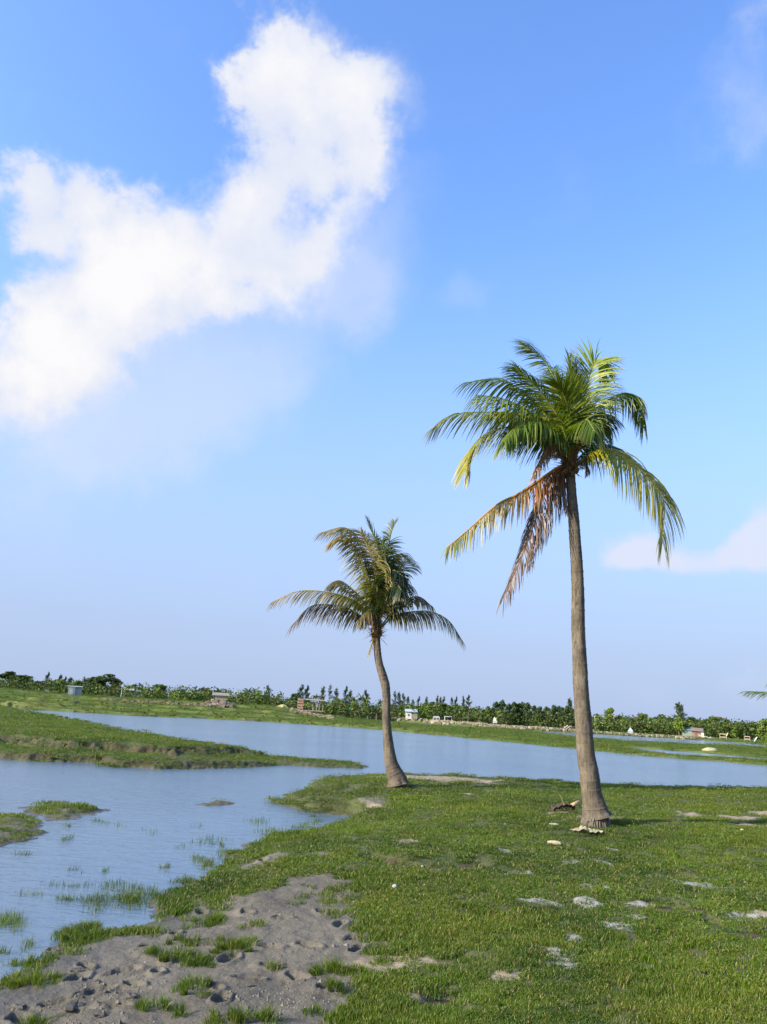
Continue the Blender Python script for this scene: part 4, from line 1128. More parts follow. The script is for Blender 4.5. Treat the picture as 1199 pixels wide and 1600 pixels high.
def pole(px, ytop, dist, rad, label, col, name='utility_pole', cat='pole', cross=True, group=None, lean=0):
    x, y = spot(px, dist); z = gh(x, y); top = EYE.z + (horizon_y(px) - ytop) * dist / FPX - z
    e = empty(name, (x, y, z), -math.atan2(x, y)); props(e, label, cat, group)
    g = Geo(); g.tube([(0, 0, -.2), (lean * .5, 0, top * .5), (lean, 0, top)], [rad, rad * .85, rad * .7], 8, col); g.build('post', MAT['stone'], e)
    if cross:
        cb = part('crossbar', e, [((lean, 0, top - .15), (rad * 12, rad, rad), col)]); 
        for s_ in (-1, 1): part('insulator', cb, [((lean + s_ * rad * 5, 0, top - .08), (rad, rad, .10), (.3, .3, .3))])
    return e
pole(186.5, 1079, 140, .05, 'short white pole left of the low pink walled shed', (.6, .62, .65), 'white_post', 'post', False)
pole(223, 1069, 170, .06, 'thin dark pole above the tree line, leftmost of the far poles', (.25, .23, .2), lean=.15)
pole(296, 1077, 170, .05, 'thin dark pole left of the open umbrella tree', (.25, .23, .2))
pole(370, 1077, 165, .07, 'grey pole left of the leaning palm with bare trunk', (.3, .3, .3))
pole(656, 1097, 165, .10, 'pale concrete post standing right of the hut with blue grey roof', (.40, .38, .33), cross=False)
pole(929.5, 1119, 160, .10, 'pale post standing alone, nearest to the right of the tall palm trunk', (.42, .40, .36), cross=False)
pole(941.5, 1120, 160, .10, 'pale post second to the right of the tall palm trunk', (.42, .40, .36), cross=False)
pole(575.5, 1118, 128, .07, 'short dark fence post on the sandy strip left of the bent trunk', (.14, .11, .08), 'fence_post', 'post', False)
pole(589, 1115, 128, .09, 'thicker dark fence post just left of the bent trunk', (.14, .11, .08), 'fence_post', 'post', False)
# rubble heap and slab-roofed house
def rocks(name, n, px0, px1, d0, d1, h, s0, s1, cols, mat='stone', seed=1, foot_=True):
    g = Geo(); r = random.Random(seed)
    px = [r.uniform(px0, px1) for _ in range(n)]; ds = [r.uniform(d0, d1) for _ in range(n)]
    xs, ys = zip(*[spot(a, b_) for a, b_ in zip(px, ds)]); zs = height(np.array([xs]), np.array([ys]))[0][0]
    for i in range(n):
        if zs[i] < .02: continue
        u = (px[i] - px0) / (px1 - px0); v = (ds[i] - d0) / (d1 - d0)
        hh_ = h * (math.sin(math.pi * u) ** .6 if foot_ else 1) * math.sin(math.pi * min(1, max(0, v * .8 + .1))) * r.uniform(.5, 1)
        sz = r.uniform(s0, s1); c = Vector((xs[i], ys[i], zs[i] + hh_)); col = r.choice(cols); kk = r.uniform(.7, 1.3)
        vs = [c + Vector((a * sz * r.uniform(.35, .6), b_ * sz * r.uniform(.35, .6), d * sz * r.uniform(.25, .5))) for a in (-1, 1) for b_ in (-1, 1) for d in (-1, 1)]
        g.add(vs, [(0, 1, 3, 2), (4, 6, 7, 5), (0, 4, 5, 1), (2, 3, 7, 6), (0, 2, 6, 4), (1, 5, 7, 3)], (col[0] * kk, col[1] * kk, col[2] * kk))
    o = g.build(name, MAT[mat]); o['kind'] = 'stuff'; return o
BR = [(.20, .155, .11), (.16, .13, .095), (.26, .21, .16), (.11, .085, .06)]
rocks('rubble_heap', 420, 314, 364, 112, 122, .95, .25, .60, BR, seed=2)
rocks('bank_stones', 900, 920, 1085, 117, 136, .28, .18, .42, [(.20, .18, .12), (.15, .14, .08), (.25, .23, .16), (.10, .11, .05)], seed=3, foot_=False)
rocks('bank_stones', 500, 740, 925, 126, 144, .30, .20, .50, [(.24, .20, .14), (.18, .15, .10), (.28, .24, .17)], seed=4, foot_=False)
rocks('clod_strip', 420, 600, 760, 141, 162, .22, .2, .6, [(.30, .25, .17), (.20, .18, .09), (.36, .30, .2)], seed=5, foot_=False)
rocks('clod_strip', 260, 455, 520, 118, 128, .35, .2, .55, [(.25, .22, .11), (.20, .17, .09), (.22, .17, .12)], seed=6, foot_=False)
rocks('clod_strip', 420, 150, 330, 113, 121, .22, .2, .5, [(.12, .11, .05), (.20, .16, .09), (.09, .10, .03)], seed=7, foot_=False)
e, k = base_at(343, 128, 'slab_roof_house', 'low house with a flat white slab roof behind the rubble heap', 'house')
part('wall', e, [((0, 0, .85), (1.6, 1.6, .8), (.34, .26, .21))]); part('roof', e, [((0, 0, 1.50), (2.6, 2.0, .42), (.40, .38, .35))])
e, k = base_at(358, 130, 'awning_frame', 'thin flat canopy on two posts right of the white slab roof', 'canopy')
part('canopy', e, [((0, 0, 1.28), (2.0, 1.4, .06), (.55, .52, .48))]); part('post', e, [((-.8, 0, .6), (.07, .07, 1.3), (.2, .17, .13))]); part('post', e, [((.8, 0, .6), (.07, .07, 1.3), (.2, .17, .13))])
# timber frame building
e, k = base_at(485, 140, 'timber_frame_building', 'unfinished timber frame with posts, flat roof beam and a brick stack', 'building')
for j in range(4): part('brick_course', e, [((-1.75, 0, .85 + .45 * j), (1.0, .8, .30), (.33, .19, .14))])
part('brick_pier', e, [((-2.15, 0, 1.4), (.14, .7, 2.1), (.30, .18, .13))]); part('brick_pier', e, [((-1.3, 0, 1.4), (.14, .7, 2.1), (.17, .125, .10))])
for x_ in (-.9, -.3, .4, 1.0, 1.5, 2.1): part('post', e, [((x_, -.3 if x_ > 0 else .4, 1.1), (.11, .11, 2.3), (.28, .22, .16))])
part('roof_beam', e, [((.6, 0, 2.28), (3.4, 1.6, .16), (.36, .31, .25), (0, .015, 0))]); part('cross_rail', e, [((.1, .4, 1.85), (1.7, .08, .10), (.3, .25, .2))])
part('floor_beam', e, [((.5, 0, .45), (3.6, 1.4, .12), (.3, .25, .2))])
e, k = base_at(547, 158, 'tarpaulin_shelter', 'bright green tarpaulin shelter under the casuarinas', 'shelter')
part('tarpaulin', e, [((-.1, 0, 1.35), (.95, .9, .05), (.02, .22, .14), (.25, .1, 0)), ((0, -.42, 1.0), (.8, .05, .55), (.02, .19, .12))])
for s_ in (-1, 1): part('post', e, [((s_ * .42, -.4, .6), (.06, .06, 1.2), (.2, .16, .1))])
e, k = base_at(642, 150, 'hut', 'small hut with white end wall and blue grey pitched roof', 'hut')
part('wall', e, [((-.35, 0, .85), (1.1, 1.4, 1.3), (.45, .46, .42)), ((.75, 0, .75), (1.0, 1.3, 1.1), (.20, .18, .15))])
part('roof', e, [((.1, -.45, 1.72), (2.3, 1.05, .06), (.27, .34, .40), (.45, 0, 0)), ((.1, .45, 1.72), (2.3, 1.05, .06), (.27, .34, .40), (-.45, 0, 0))])
part('window', e, [((-.35, -.72, .9), (.3, .04, .35), (.08, .08, .08))])
e, k = base_at(682.5, 150, 'kiosk', 'small white rounded kiosk with two dark openings in front of the wood', 'kiosk')
part('body', e, [((0, 0, .45), (1.25, .8, .8), WH), ((0, 0, .88), (1.0, .7, .14), WH)]); part('opening', e, [((-.3, -.42, .5), (.35, .04, .35), (.06, .06, .07))]); part('opening', e, [((.25, -.42, .5), (.4, .04, .35), (.06, .06, .07))])
e, k = base_at(701, 152, 'lean_to', 'grey open shack with a white side sheet right of the white kiosk', 'shack')
part('roof', e, [((0, 0, 1.0), (1.5, 1.2, .06), (.35, .36, .36), (.1, .03, 0))]); part('side_sheet', e, [((-.65, -.3, .5), (.12, .6, .9), (.62, .62, .60))]); part('back_wall', e, [((.2, .4, .5), (1.0, .06, .9), (.12, .11, .10))]); part('post', e, [((.65, -.4, .5), (.08, .08, 1.0), (.4, .38, .35))])
e, k = base_at(774, 146, 'small_tower', 'small white hut on posts before the tight dark tree row', 'hut')
part('body', e, [((0, 0, .75), (.75, .6, .45), WH)]); part('roof', e, [((-.05, 0, 1.15), (.45, .45, .38), (.66, .66, .66)), ((-.1, 0, 1.42), (.16, .16, .25), (.55, .52, .46))])
for s_ in (-1, 1): part('post', e, [((s_ * .3, 0, .28), (.08, .08, .6), (.45, .42, .36))])
e, k = base_at(889, 138, 'brush_pile', 'pale heap of broken planks and sticks left of the tall palm trunk', 'debris pile')
rr_ = random.Random(8)
for j in range(16): part('plank', e, [((rr_.uniform(-.8, .8), rr_.uniform(-.3, .3), .15 + rr_.uniform(0, .6)), (rr_.uniform(.9, 1.6), .09, .10), (.42 * rr_.uniform(.6, 1.2), .31, .24), (rr_.uniform(-.3, .3), rr_.uniform(-.9, .9), rr_.uniform(-1, 1)))], 'wood' if j % 3 else 'plain')
e, k = base_at(984.5, 150, 'tent', 'tiny blue grey pointed tent below the palms right of the tall trunk', 'tent')
o = mesh_obj('canopy', [(-.5, -.4, .25), (.5, -.4, .25), (.5, .4, .25), (-.5, .4, .25), (0, 0, 1.0)], [(0, 1, 4), (1, 2, 4), (2, 3, 4), (3, 0, 4)], MAT['plain'], e, False, [(.28, .30, .38)] * 5)
part('wall', e, [((0, 0, .12), (.9, .7, .26), (.30, .30, .34))])
e, k = base_at(1073, 150, 'hut', 'hut with a teal sheet roof half hidden by the bright green bush', 'hut')
part('wall', e, [((0, 0, .5), (1.7, 1.5, 1.0), (.16, .20, .16))]); part('roof', e, [((0, -.1, 1.22), (2.1, 1.7, .07), (.10, .19, .19), (.30, 0, 0))])
e, k = base_at(1089, 143, 'brick_hut', 'pink brick hut with rust roof and a white front panel', 'hut')
part('wall', e, [((-.2, 0, .55), (1.5, 1.2, 1.1), (.19, .125, .10))]); part('roof', e, [((-.1, -.1, 1.22), (1.9, 1.6, .07), (.17, .125, .10), (.32, .03, 0))]); part('front_panel', e, [((.72, -.3, .42), (.40, .9, .75), (.42, .40, .38))]); part('door', e, [((-.3, -.62, .45), (.4, .04, .8), (.14, .08, .06))])
e, k = base_at(1103, 138, 'plank_heap', 'pale sloping heap of boards right of the pink brick hut', 'debris pile')
for j in range(9): part('board', e, [((-.9 + .25 * j, rr_.uniform(-.2, .2), .45 - .04 * j), (.9, .3, .06), (.48, .42, .36), (rr_.uniform(-.2, .2), .25 + rr_.uniform(-.1, .2), rr_.uniform(-.6, .6)))])
def frame(px, dist, label, w_, h_, board):
    e, k = base_at(px, dist, 'timber_stall', label, 'stall')
    for s_ in (-1, 1):
        part('post', e, [((s_ * w_ / 2, -.2, h_ / 2), (.08, .08, h_), (.26, .215, .155))]); part('post', e, [((s_ * w_ / 2, .3, h_ / 2), (.08, .08, h_ * .9), (.34, .28, .2))])
    part('rail', e, [((0, -.2, h_ * .9), (w_ * 1.1, .08, .09), (.42, .34, .25))]); part('rail', e, [((0, -.2, h_ * .45), (w_ * 1.1, .08, .09), (.42, .34, .25))])
    part('deck', e, [((0, .05, h_ * .42), (w_, .6, .06), (.36, .3, .22))])
    if board: part('board', e, [((w_ / 2 + .1, -.2, h_ * .85), (.12, .3, .6), (.50, .42, .32), (0, .5, 0))])
frame(1128, 136, 'timber stall frame with a raised tilted board, right of the pink hut', .95, 1.0, True)
frame(1165, 134, 'smaller post shelter near the right edge beside the leaning board', .75, .8, False)
e, k = base_at(1178, 134, 'leaning_board', 'white blue board leaning in front of the dark tree near the right edge', 'board')
part('board', e, [((0, 0, .38), (.14, .7, .75), (.50, .56, .62), (0, .55, 0))]); part('strut', e, [((-.2, .1, .25), (.05, .05, .55), (.3, .25, .2))])
x, y = spot(1107, 66); g = Geo()
e = empty('sandbag_mound', (x, y, gh(x, y))); props(e, 'pale yellow mound lying on the low spit between the far channels', 'mound')
ring = []; vs = []
for j in range(5):
    for q_ in range(14):
        a = q_ * 6.283 / 14; rad_ = [.62, .58, .46, .28, .06][j] * (1 + .12 * math.sin(q_ * 2.3 + j)); vs.append((math.cos(a) * rad_, math.sin(a) * rad_ * .6, [-.05, .07, .15, .2, .22][j] * (1 + .15 * math.sin(q_))))
fs2 = [(j * 14 + q_, j * 14 + (q_ + 1) % 14, (j + 1) * 14 + (q_ + 1) % 14, (j + 1) * 14 + q_) for j in range(4) for q_ in range(14)] + [tuple(56 + q_ for q_ in range(14))]
mesh_obj('body', vs, fs2, MAT['stone'], e, True, [(.33, .32, .19)] * len(vs))
# sand heaps
def heap(px, dist, wd, h, label, col=(.27, .225, .16)):
    x, y = spot(px, dist); z = gh(x, y); g = Geo(); r = random.Random(int(px))
    if z < .1: print('LOW heap', px, dist, z)
    vs = []; N = 20; Mx = 6
    for j in range(Mx + 1):
        for q_ in range(N):
            a = q_ * 6.283 / N; t = j / Mx; rr2 = wd / 2 * (1 - t) * (1 + .22 * math.sin(q_ * 1.7 + px) + r.uniform(-.06, .06)); vs.append((math.cos(a) * rr2 + .1 * wd * t, math.sin(a) * rr2 * .7, -.1 + (h + .1) * (math.sin(t * math.pi / 2)) * (1 + r.uniform(-.06, .06))))
    fs2 = [(j * N + q_, j * N + (q_ + 1) % N, (j + 1) * N + (q_ + 1) % N, (j + 1) * N + q_) for j in range(Mx) for q_ in range(N)]
    o = mesh_obj('sand_heap', vs, fs2, MAT['stone'], None, True, [col] * len(vs)); o.location = (x, y, z); props(o, label, 'sand heap')
heap(534, 152, 2.2, .42, 'pale sand heap below the green tarpaulin'); heap(553, 161, 2.6, .38, 'second pale sand heap, right of the one below the tarpaulin'); heap(572, 163, 4.5, .30, 'long low pale sand heap left of the bent trunk')
heap(467, 124, 1.4, .40, 'small yellow earth heap under the brick stack', (.27, .24, .12)); heap(482, 124, 2.2, .32, 'yellow earth heap under the timber frame', (.28, .25, .12)); heap(515, 128, 2.6, .30, 'brown earth heap right of the timber frame', (.30, .22, .16))
heap(800, 138, 5.5, .42, 'long pale earth heap before the tight dark tree row', (.26, .21, .15)); heap(842, 140, 5.0, .35, 'low pale earth heap right of the long one', (.26, .21, .15)); heap(700, 147, 7.0, .25, 'flat sandy heap before the kiosk and shack', (.26, .215, .155)); heap(755, 140, 3.6, .35, 'pale earth heap below the small white hut on posts', (.27, .22, .16)); heap(440, 126, 2.2, .5, 'yellowish earth hump under the low palm', (.34, .32, .12))


# ------------------------------------------------------------------ things on the near ground
def on(px, py, z=.2):
    for _ in range(6):
        p = P(px, py, z); z = gh(p.x, p.y)
    return Vector((p.x, p.y, z))


def blob(name, px, py, size, col, label, cat, mat='stone', seed=0, flat=.5, group=None, zoff=0.0):
    r = random.Random(seed + int(px * 7)); c = on(px, py); bm_v = []; N = 10; Mx = 6; fs2 = []
    for j in range(Mx + 1):
        for q_ in range(N):
            a = q_ * 6.283 / N; th = math.pi * j / Mx; d = Vector((math.cos(a) * math.sin(th) * size[0], math.sin(a) * math.sin(th) * size[1], math.cos(th) * size[2]))
            k = 1 + (.28 if mat != 'mud' else .75) * mnoise.noise(d * (2.2 / max(size)) + Vector((seed, px * .1, 0))) + (r.uniform(-.04, .04) if mat != 'mud' else r.uniform(-.22, .22))
            bm_v.append(tuple(d * k * .5))
    fs2 = [(j * N + q_, (j + 1) * N + q_, (j + 1) * N + (q_ + 1) % N, j * N + (q_ + 1) % N) for j in range(Mx) for q_ in range(N)]
    o = mesh_obj(name, bm_v, fs2, MAT[mat], None, False, [col] * len(bm_v)); o.location = c + Vector((0, 0, size[2] * .18 + zoff)); o.rotation_euler = (0, 0, r.uniform(-.5, .5))
    props(o, label, cat, group); return o


blob('stone_slab', 867, 1321, (.20, .10, .055), (.30, .26, .17), 'flat cream stone slab lying in the grass below the tall palm', 'stone', zoff=.02)
blob('stone', 617, 1389, (.05, .04, .045), (.26, .26, .25), 'small white stone in the grass near the mud', 'stone', zoff=.015)
blob('dark_lump', 606, 1232, (.12, .10, .08), (.03, .025, .022), 'black lump in the grass below the bent palm trunk', 'lump')
blob('stone', 866, 1291, (.16, .07, .03), (.26, .30, .22), 'thin pale greenish chip left of the crumpled cloth', 'stone', zoff=.02)
blob('pebble', 660, 1358, (.03, .025, .025), (.26, .26, .23), 'tiny white pebble right of the small earth scarp', 'pebble', zoff=.02)
blob('pebble', 1160, 1303, (.05, .03, .025), (.36, .33, .24), 'tiny pale pebble in the grass near the right edge', 'pebble', zoff=.02)
# crumpled pale cloth
g = Geo(); r = random.Random(3); NX, NY = 26, 10; c0 = on(918, 1304)
vs = []
for j in range(NY):
    for i in range(NX):
        u, v = i / (NX - 1) - .5, j / (NY - 1) - .5
        ed = 1 - max(abs(u), abs(v)) ** 3 * 2
        vs.append((u * .40 * (1 + .15 * math.sin(v * 9)), v * .20 * (1 + .3 * math.sin(u * 7 + 1)), .018 + .040 * abs(mnoise.noise(Vector((u * 6, v * 5, 2)))) * 2 + .05 * math.exp(-((u + .12) / .12) ** 2) * (1 - abs(v))))
fs2 = [(j * NX + i, j * NX + i + 1, (j + 1) * NX + i + 1, (j + 1) * NX + i) for j in range(NY - 1) for i in range(NX - 1) if (i + j) % 17 or 3 < i < 20]
o = mesh_obj('crumpled_cloth', vs, fs2, MAT['stone'], None, True, [(.30, .26, .17)] * len(vs)); o.location = c0 + Vector((0, 0, .015))
props(o, 'crumpled pale cream cloth lying in front of the tall palm base', 'cloth')
# dry leaf sheath beside the tall palm
c0 = on(888, 1272); e = empty('fallen_leaf_sheath', tuple(c0), .1); props(e, 'dark brown fallen palm leaf sheath leaning on the tall palm base', 'dry palm leaf')
g = Geo(); NX, NY = 14, 7; vs = []
for j in range(NY):
    for i in range(NX):
        u, v = i / (NX - 1), j / (NY - 1) - .5; w_ = .16 * math.sin(math.pi * min(.96, u * .8 + .15)) ** .6
        vs.append((-.24 + u * .34, v * w_ * 1.4, .02 + .07 * math.sin(u * 2.6) + .05 * abs(v) * 2 + .012 * math.sin(i * 2.1 + j)))
fs2 = [(j * NX + i, j * NX + i + 1, (j + 1) * NX + i + 1, (j + 1) * NX + i) for j in range(NY - 1) for i in range(NX - 1)]
mesh_obj('sheath', vs, fs2, MAT['stone'], e, True, [(.055, .035, .028)] * len(vs))
g = Geo(); g.tube([(-.02, .0, .06), (.09, .03, .12), (.2, .06, .17)], [.03, .035, .028], 6, (.42, .30, .16)); g.build('stalk', MAT['stone'], e, True)
g = Geo(); r = random.Random(5)
for k in range(26):
    p = Vector((r.uniform(-.25, .12), r.uniform(-.08, .08), .04)); d = Vector((r.uniform(-1, .6), r.uniform(-.7, .7), r.uniform(0, .7))).normalized() * r.uniform(.06, .22)
    g.tube([p, p + d * .5 + Vector((0, 0, .01)), p + d - Vector((0, 0, .02))], [.004, .003, .001], 3, (.10, .07, .05))
g.tube([(-.05, 0, .1), (-.12, .02, .26), (-.2, .0, .34)], [.005, .004, .001], 4, (.28, .2, .13))
g.build('fibres', MAT['stone'], e)
c0 = on(884, 1280); g = Geo(); r = random.Random(6)
for k in range(60):
    a = r.uniform(0, 6.28); q_ = r.uniform(.05, .42); p = Vector((math.cos(a) * q_ * 1.3 + .2, math.sin(a) * q_ * .6, .02)); d = Vector((r.gauss(0, 1), r.gauss(0, 1), .1)).normalized() * r.uniform(.02, .07)
    g.tube([p, p + d], [.004, .002], 3, tuple(np.array((.22, .16, .09)) * r.uniform(.4, 1.2)))
o = g.build('leaf_litter', MAT['stone']); o.location = c0; o['kind'] = 'stuff'
# dark clods on the mud
for i, (px, py, s_, lb) in enumerate([(72, 1470, .09, 'wet dark clod at the water edge, upper one of two left of the first tussock'), (80, 1486, .08, 'wet dark clod at the water edge, lower one of two left of the first tussock'),
                       (93, 1484, .06, 'small dark clod touching the left tussock'), (91, 1455, .07, 'small dark clod at the waterline above the left tussock'), (149, 1547, .10, 'ragged dark clod beside a hoof print on the left mud'),
                       (117, 1585, .11, 'large dark clod near the lower left corner'), (118, 1520, .09, 'crumbling clod left of the tussock row on the mud'), (222, 1478, .06, 'single small clod left of the twin tussocks'),
                       (391, 1541, .05, 'dark round clod below the right tussock on the mud'), (357, 1553, .05, 'flat dark clod right of the small round tussock'), (235, 1420, .05, 'clod just above the waterline beside the reeds'), (158, 1588, .06, 'dark clod at the bottom edge left of the low tussock'),
                       (30, 1577, .10, 'dark broken clod in the lower left corner'), (270, 1458, .05, 'dark clod in front of the small middle tussock'), (205, 1558, .07, 'dark clod above the bottom left tussock')]):
    blob('mud_clod', px, py, (s_ * 1.15, s_ * .75, s_ * .42), (1, 1, 1), lb, 'mud clod', 'mud', seed=i, group='dark clods on the mud')

# crumbs and small lumps of trodden mud
g = Geo(); r = random.Random(31); nn_ = 0
while nn_ < 1500:
    px, py = r.uniform(-60, 620), r.uniform(1350, 1640); p = P(px, py, .08)
    if not inside(np.array([p.x]), np.array([p.y]), mud_poly)[0] or mnoise.noise(Vector((p.x * 1.7, p.y * 1.7, 3))) < r.uniform(-.1, .35): 
        if r.random() > .04: continue
    nn_ += 1; s_ = r.uniform(.003, .011) * (2.2 if r.random() < .05 else 1); z = None; c = Vector((p.x, p.y, 0)); k = r.uniform(.5, 1.3)
    vs = [c + Vector((math.cos(a) * s_ * r.uniform(.6, 1.4), math.sin(a) * s_ * r.uniform(.6, 1.4), 0)) for a in (0, 1.26, 2.5, 3.8, 5.0)] + [c + Vector((0, 0, s_ * r.uniform(.5, 1.1)))]
    g.add(vs, [(0, 1, 5), (1, 2, 5), (2, 3, 5), (3, 4, 5), (4, 0, 5)], (.13 * k, .115 * k, .09 * k))
va = np.array(g.v); cc_ = va.reshape(-1, 6, 3).mean(1); hz_ = height(cc_[:, 0][None], cc_[:, 1][None])[0][0]; va = va.reshape(-1, 6, 3); va[:, :, 2] += hz_[:, None] - .001
va = va[hz_ > .005]; keep = len(va); g.f = g.f[:keep * 5]; g.c = g.c[:keep * 6]; g.v = [tuple(v_) for v_ in va.reshape(-1, 3)]
o = g.build('mud_crumbs', MAT['stone']); o['kind'] = 'stuff'

# ------------------------------------------------------------------ grass
def blade_mesh(name, n, seed, hmin=.55, hmax=1.15, wb=.05, lean=.55, R0=1.0):
    r = random.Random(seed); vs = []; fs2 = []; cs = []
    for _ in range(n):
        a = r.uniform(0, 6.283); q_ = R0 * math.sqrt(r.random()); x, y = math.cos(a) * q_, math.sin(a) * q_
        h = r.uniform(hmin, hmax) * (1 - .25 * q_ / R0); th = r.uniform(0, 6.283); wx, wy = math.cos(th) * wb / 2, math.sin(th) * wb / 2
        la = r.uniform(0, 6.283); l_ = r.uniform(.1, lean); lx, ly = math.cos(la) * l_, math.sin(la) * l_
        b0 = len(vs); c = (r.random(), r.random(), 0)
        vs += [(x - wx, y - wy, -.25), (x + wx, y + wy, -.25), (x - wx * .85 + lx * .35, y - wy * .85 + ly * .35, h * .55), (x + wx * .85 + lx * .35, y + wy * .85 + ly * .35, h * .55), (x + lx, y + ly, h)]
        fs2 += [(b0, b0 + 1, b0 + 3, b0 + 2), (b0 + 2, b0 + 3, b0 + 4)]; cs += [c] * 5
    me_ = D.meshes.new(name); me_.from_pydata(vs, [], fs2); ca = me_.color_attributes.new('Col', 'FLOAT_COLOR', 'POINT')
    arr = np.ones((len(vs), 4), np.float32); arr[:, :3] = np.array(cs, np.float32); ca.data.foreach_set('color', arr.ravel()); me_.materials.append(MAT['blade'])
    return me_


tufts = D.collections.new('grass_tuft_source')
for k in range(5):
    o = D.objects.new('grass_tuft_source', blade_mesh('grass_tuft', 80, k + 1, wb=.046 + .008 * k, lean=.36)); tufts.objects.link(o)
for k in range(4):
    o = D.objects.new('grass_tuft_source_distant', blade_mesh('grass_tuft_distant', 150, k + 21, wb=.030 + .004 * k, lean=.10, hmin=.4)); tufts.objects.link(o)

ng = D.node_groups.new('grass_instances', 'GeometryNodeTree')
ng.interface.new_socket('Geometry', in_out='INPUT', socket_type='NodeSocketGeometry'); ng.interface.new_socket('Geometry', in_out='OUTPUT', socket_type='NodeSocketGeometry')
gi = ng.nodes.new('NodeGroupInput'); go = ng.nodes.new('NodeGroupOutput'); ip = ng.nodes.new('GeometryNodeInstanceOnPoints'); ci = ng.nodes.new('GeometryNodeCollectionInfo')
ci.inputs['Collection'].default_value = tufts; ci.inputs['Separate Children'].default_value = True; ci.inputs['Reset Children'].default_value = True; ip.inputs['Pick Instance'].default_value = True
def na_(nm, t):
    n = ng.nodes.new('GeometryNodeInputNamedAttribute'); n.data_type = t; n.inputs['Name'].default_value = nm; return n.outputs['Attribute']
ng.links.new(gi.outputs[0], ip.inputs['Points']); ng.links.new(ci.outputs[0], ip.inputs['Instance'])
ng.links.new(na_('scl', 'FLOAT_VECTOR'), ip.inputs['Scale']); ng.links.new(na_('idx', 'INT'), ip.inputs['Instance Index'])
e2r = ng.nodes.new('FunctionNodeEulerToRotation'); ng.links.new(na_('rot', 'FLOAT_VECTOR'), e2r.inputs[0]); ng.links.new(e2r.outputs[0], ip.inputs['Rotation'])
ng.links.new(ip.outputs[0], go.inputs[0])


def grass_object(name, pts, scl, rot, idx_, kind='stuff'):
    me_ = D.meshes.new(name); me_.vertices.add(len(pts)); me_.vertices.foreach_set('co', pts.astype(np.float32).ravel())
    for nm, t, a in (('scl', 'FLOAT_VECTOR', scl), ('rot', 'FLOAT_VECTOR', rot)):
        at = me_.attributes.new(nm, t, 'POINT'); at.data.foreach_set('vector', a.astype(np.float32).ravel())
    at = me_.attributes.new('idx', 'INT', 'POINT'); at.data.foreach_set('value', idx_.astype(np.int32))
    o = D.objects.new(name, me_); COL.objects.link(o); md = o.modifiers.new('instances', 'NODES'); md.node_group = ng; o['kind'] = kind
    return o


def lookup(arr, x, y):
    R = np.hypot(x, y); a = np.arctan2(x, y); i = np.clip(np.searchsorted(rad, R), 1, nr - 1); j = np.clip(np.searchsorted(ang, a), 1, na - 1)
    u = np.clip((R - rad[i - 1]) / (rad[i] - rad[i - 1]), 0, 1); v = np.clip((a - ang[j - 1]) / (ang[j] - ang[j - 1]), 0, 1)
    return (arr[i - 1, j - 1] * (1 - u) + arr[i, j - 1] * u) * (1 - v) + (arr[i - 1, j] * (1 - u) + arr[i, j] * u) * v


def clump_mask(x, y):
    m_ = np.zeros(x.shape, bool)
    for (px, py, rx, ry) in CLUMPS:
        p = P(px, py, .08); kx = (p - EYE).length / FPX; m_ |= (((x - p.x) / (rx * kx * 1.05)) ** 2 + ((y - p.y) / (ry * kx * 3.6)) ** 2) < 1
    return m_


c_ = .0088; th0 = math.radians(39); r0_, r1_ = 3.5, 140.0
N = int(2 * th0 * math.log(r1_ / r0_) / c_ ** 2)
R = r0_ * np.exp(rng.random(N) * math.log(r1_ / r0_)); A_ = (rng.random(N) * 2 - 1) * th0
x = R * np.sin(A_); y = R * np.cos(A_)
z = lookup(GH, x, y); so = lookup(soil, x, y); sa = lookup(salt, x, y); di = lookup(dirt, x, y)
nz = fbm(x, y, 5, 4, 51.0); nz2 = fbm(x, y, 1.1, 4, 61.0); nz3 = fbm(x, y, 18, 2, 71.0)
dens = 1 - np.clip(so * 1.35, 0, 1) - .62 * np.clip(sa * 1.3, 0, 1) - .85 * np.clip(di * 1.2, 0, 1)
# thin and bare places inside the turf
dens -= .9 * sst(nz * 1.1 + nz3 * .6, .14, .30) * (R < 26)
dens = np.maximum(dens, .6 * sst(nz * .9 + nz3 * .9 - .25 * (y < 6.5), .16, .30) * (R < 9) * (z > .02))
ok = (z > .018) & (rng.random(N) < dens)
x, y, z, R, nz, nz2, sa = (a[ok] for a in (x, y, z, R, nz, nz2, sa)); n = len(x)
hgt_ = (.010 + .016 * rng.random(n) + .046 * np.clip(nz * 1.5 + nz2 * 1.2 + .12, 0, .8)) * (1 - .35 * sa)
hgt_ = np.where(z < .12, hgt_ * 1.25, hgt_) * np.interp(R, [4, 12, 40, 140], [1.0, .95, 1.1, 1.5])
s_ = c_ * R * 1.35 * (.8 + .5 * rng.random(n))
rot = np.stack([rng.normal(0, .10, n), rng.normal(0, .10, n), rng.random(n) * 6.283], -1)
grass_object('grass', np.stack([x, y, z], -1), np.stack([s_, s_, hgt_], -1), rot, np.where(R > 10.5, rng.integers(5, 9, n), rng.integers(0, 5, n)))
print('grass instances', n)

